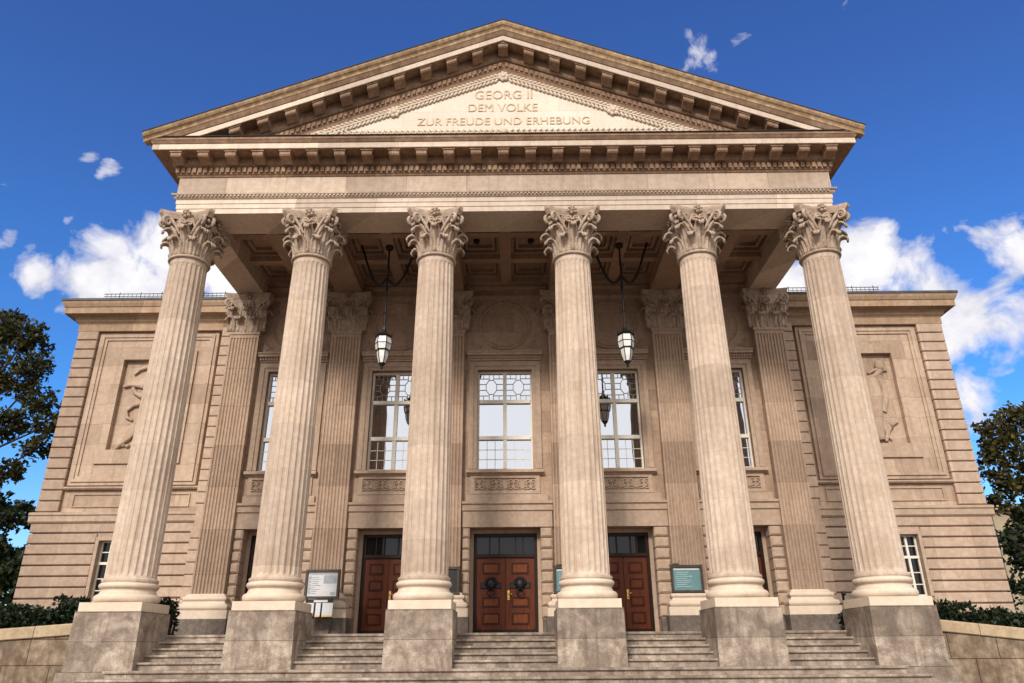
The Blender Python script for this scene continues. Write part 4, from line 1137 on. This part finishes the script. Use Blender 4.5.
vm = nt.nodes.new('ShaderNodeVectorMath'); vm.operation = 'MULTIPLY_ADD'; L.new(nw.outputs['Color'], vm.inputs[0]); vm.inputs[1].default_value = (.11,.11,.11); 
va = nt.nodes.new('ShaderNodeVectorMath'); va.operation = 'SUBTRACT'; L.new(D, va.inputs[0]); va.inputs[1].default_value = (.055,.055,.055); L.new(va.outputs[0], vm.inputs[2])
acc = None
for px, py, rad, amp in blobs:
    c = pix(px, py); rr = rad/736*1.65*(f_.dot(c))
    d = nt.nodes.new('ShaderNodeVectorMath'); d.operation = 'DISTANCE'; L.new(vm.outputs[0], d.inputs[0]); d.inputs[1].default_value = c
    mr = N(nt, 'ShaderNodeMapRange', clamp=True); mr.interpolation_type = 'SMOOTHSTEP'
    mr.inputs['From Min'].default_value = 0; mr.inputs['From Max'].default_value = rr; mr.inputs['To Min'].default_value = amp; mr.inputs['To Max'].default_value = 0
    L.new(d.outputs['Value'], mr.inputs['Value'])
    acc = mr.outputs[0] if acc is None else math_n(nt, 'MAXIMUM', acc, mr.outputs[0])
sz = N(nt, 'ShaderNodeSeparateXYZ'); L.new(D, sz.inputs[0])
front = N(nt, 'ShaderNodeMapRange', clamp=True); L.new(sz.outputs[1], front.inputs['Value'])   # unseen bright cloud bank, added behind the camera for soft frontal light and reflections
front.inputs['From Min'].default_value = .15; front.inputs['From Max'].default_value = -.35; front.inputs['To Min'].default_value = 0; front.inputs['To Max'].default_value = 1.5
acc = math_n(nt, 'MAXIMUM', acc, front.outputs[0])
den = math_n(nt, 'ADD', math_n(nt, 'MULTIPLY', math_n(nt, 'SUBTRACT', nz.outputs[0], .5), 1.15), math_n(nt, 'MULTIPLY', acc, .6))
cm = ramp(nt, den, [(.22,0.),(.31,.5),(.44,1.)])
n5 = N(nt, 'ShaderNodeTexNoise', Scale=14., Detail=7., Roughness=.6); L.new(D, n5.inputs['Vector'])
cc_ = ramp(nt, math_n(nt, 'ADD', math_n(nt, 'MULTIPLY', n5.outputs[0], .6), math_n(nt, 'MULTIPLY', den, .4)), [(.38,(.62,.63,.74)),(.48,(.84,.83,.89)),(.58,(1.,.98,.97))])
br_ = N(nt, 'ShaderNodeMapRange', clamp=True); L.new(sz.outputs[1], br_.inputs['Value'])      # clouds nearer the sun are brighter
br_.inputs['From Min'].default_value = .3; br_.inputs['From Max'].default_value = -.5; br_.inputs['To Min'].default_value = 4.9; br_.inputs['To Max'].default_value = 6.6
cb_ = N(nt, 'ShaderNodeCombineXYZ')
for q in range(3): L.new(br_.outputs[0], cb_.inputs[q])
sc_ = mixc(nt, 1., cc_, cb_.outputs[0], 'MULTIPLY')
skc = mixc(nt, 1., hs.outputs[0], ramp(nt, sz.outputs[2], [(.05,(.62,.78,1.)),(.28,(.34,.66,1.)),(.62,(.44,.54,.86))]), 'MULTIPLY')
fin = mixc(nt, cm, skc, sc_)
L.new(fin, bg.inputs['Color']); bg.inputs['Strength'].default_value = .1
sl = bpy.data.lights.new('sun', 'SUN'); so = bpy.data.objects.new('sun', sl); col.objects.link(so)
sl.energy = 1.5; sl.angle = R(11); sl.color = (1,.94,.86)
sd = Vector((math.sin(SUN_AZ)*math.cos(SUN_EL), math.cos(SUN_AZ)*math.cos(SUN_EL), math.sin(SUN_EL)))
so.rotation_euler = sd.to_track_quat('Z','Y').to_euler(); so.location = sd*60
sc.view_settings.view_transform = 'Standard'; sc.view_settings.look = 'None'; sc.view_settings.exposure = 1.12; sc.view_settings.gamma = 1
sc.view_settings.use_curve_mapping = False
sc.cycles.max_bounces = 6; sc.cycles.diffuse_bounces = 4
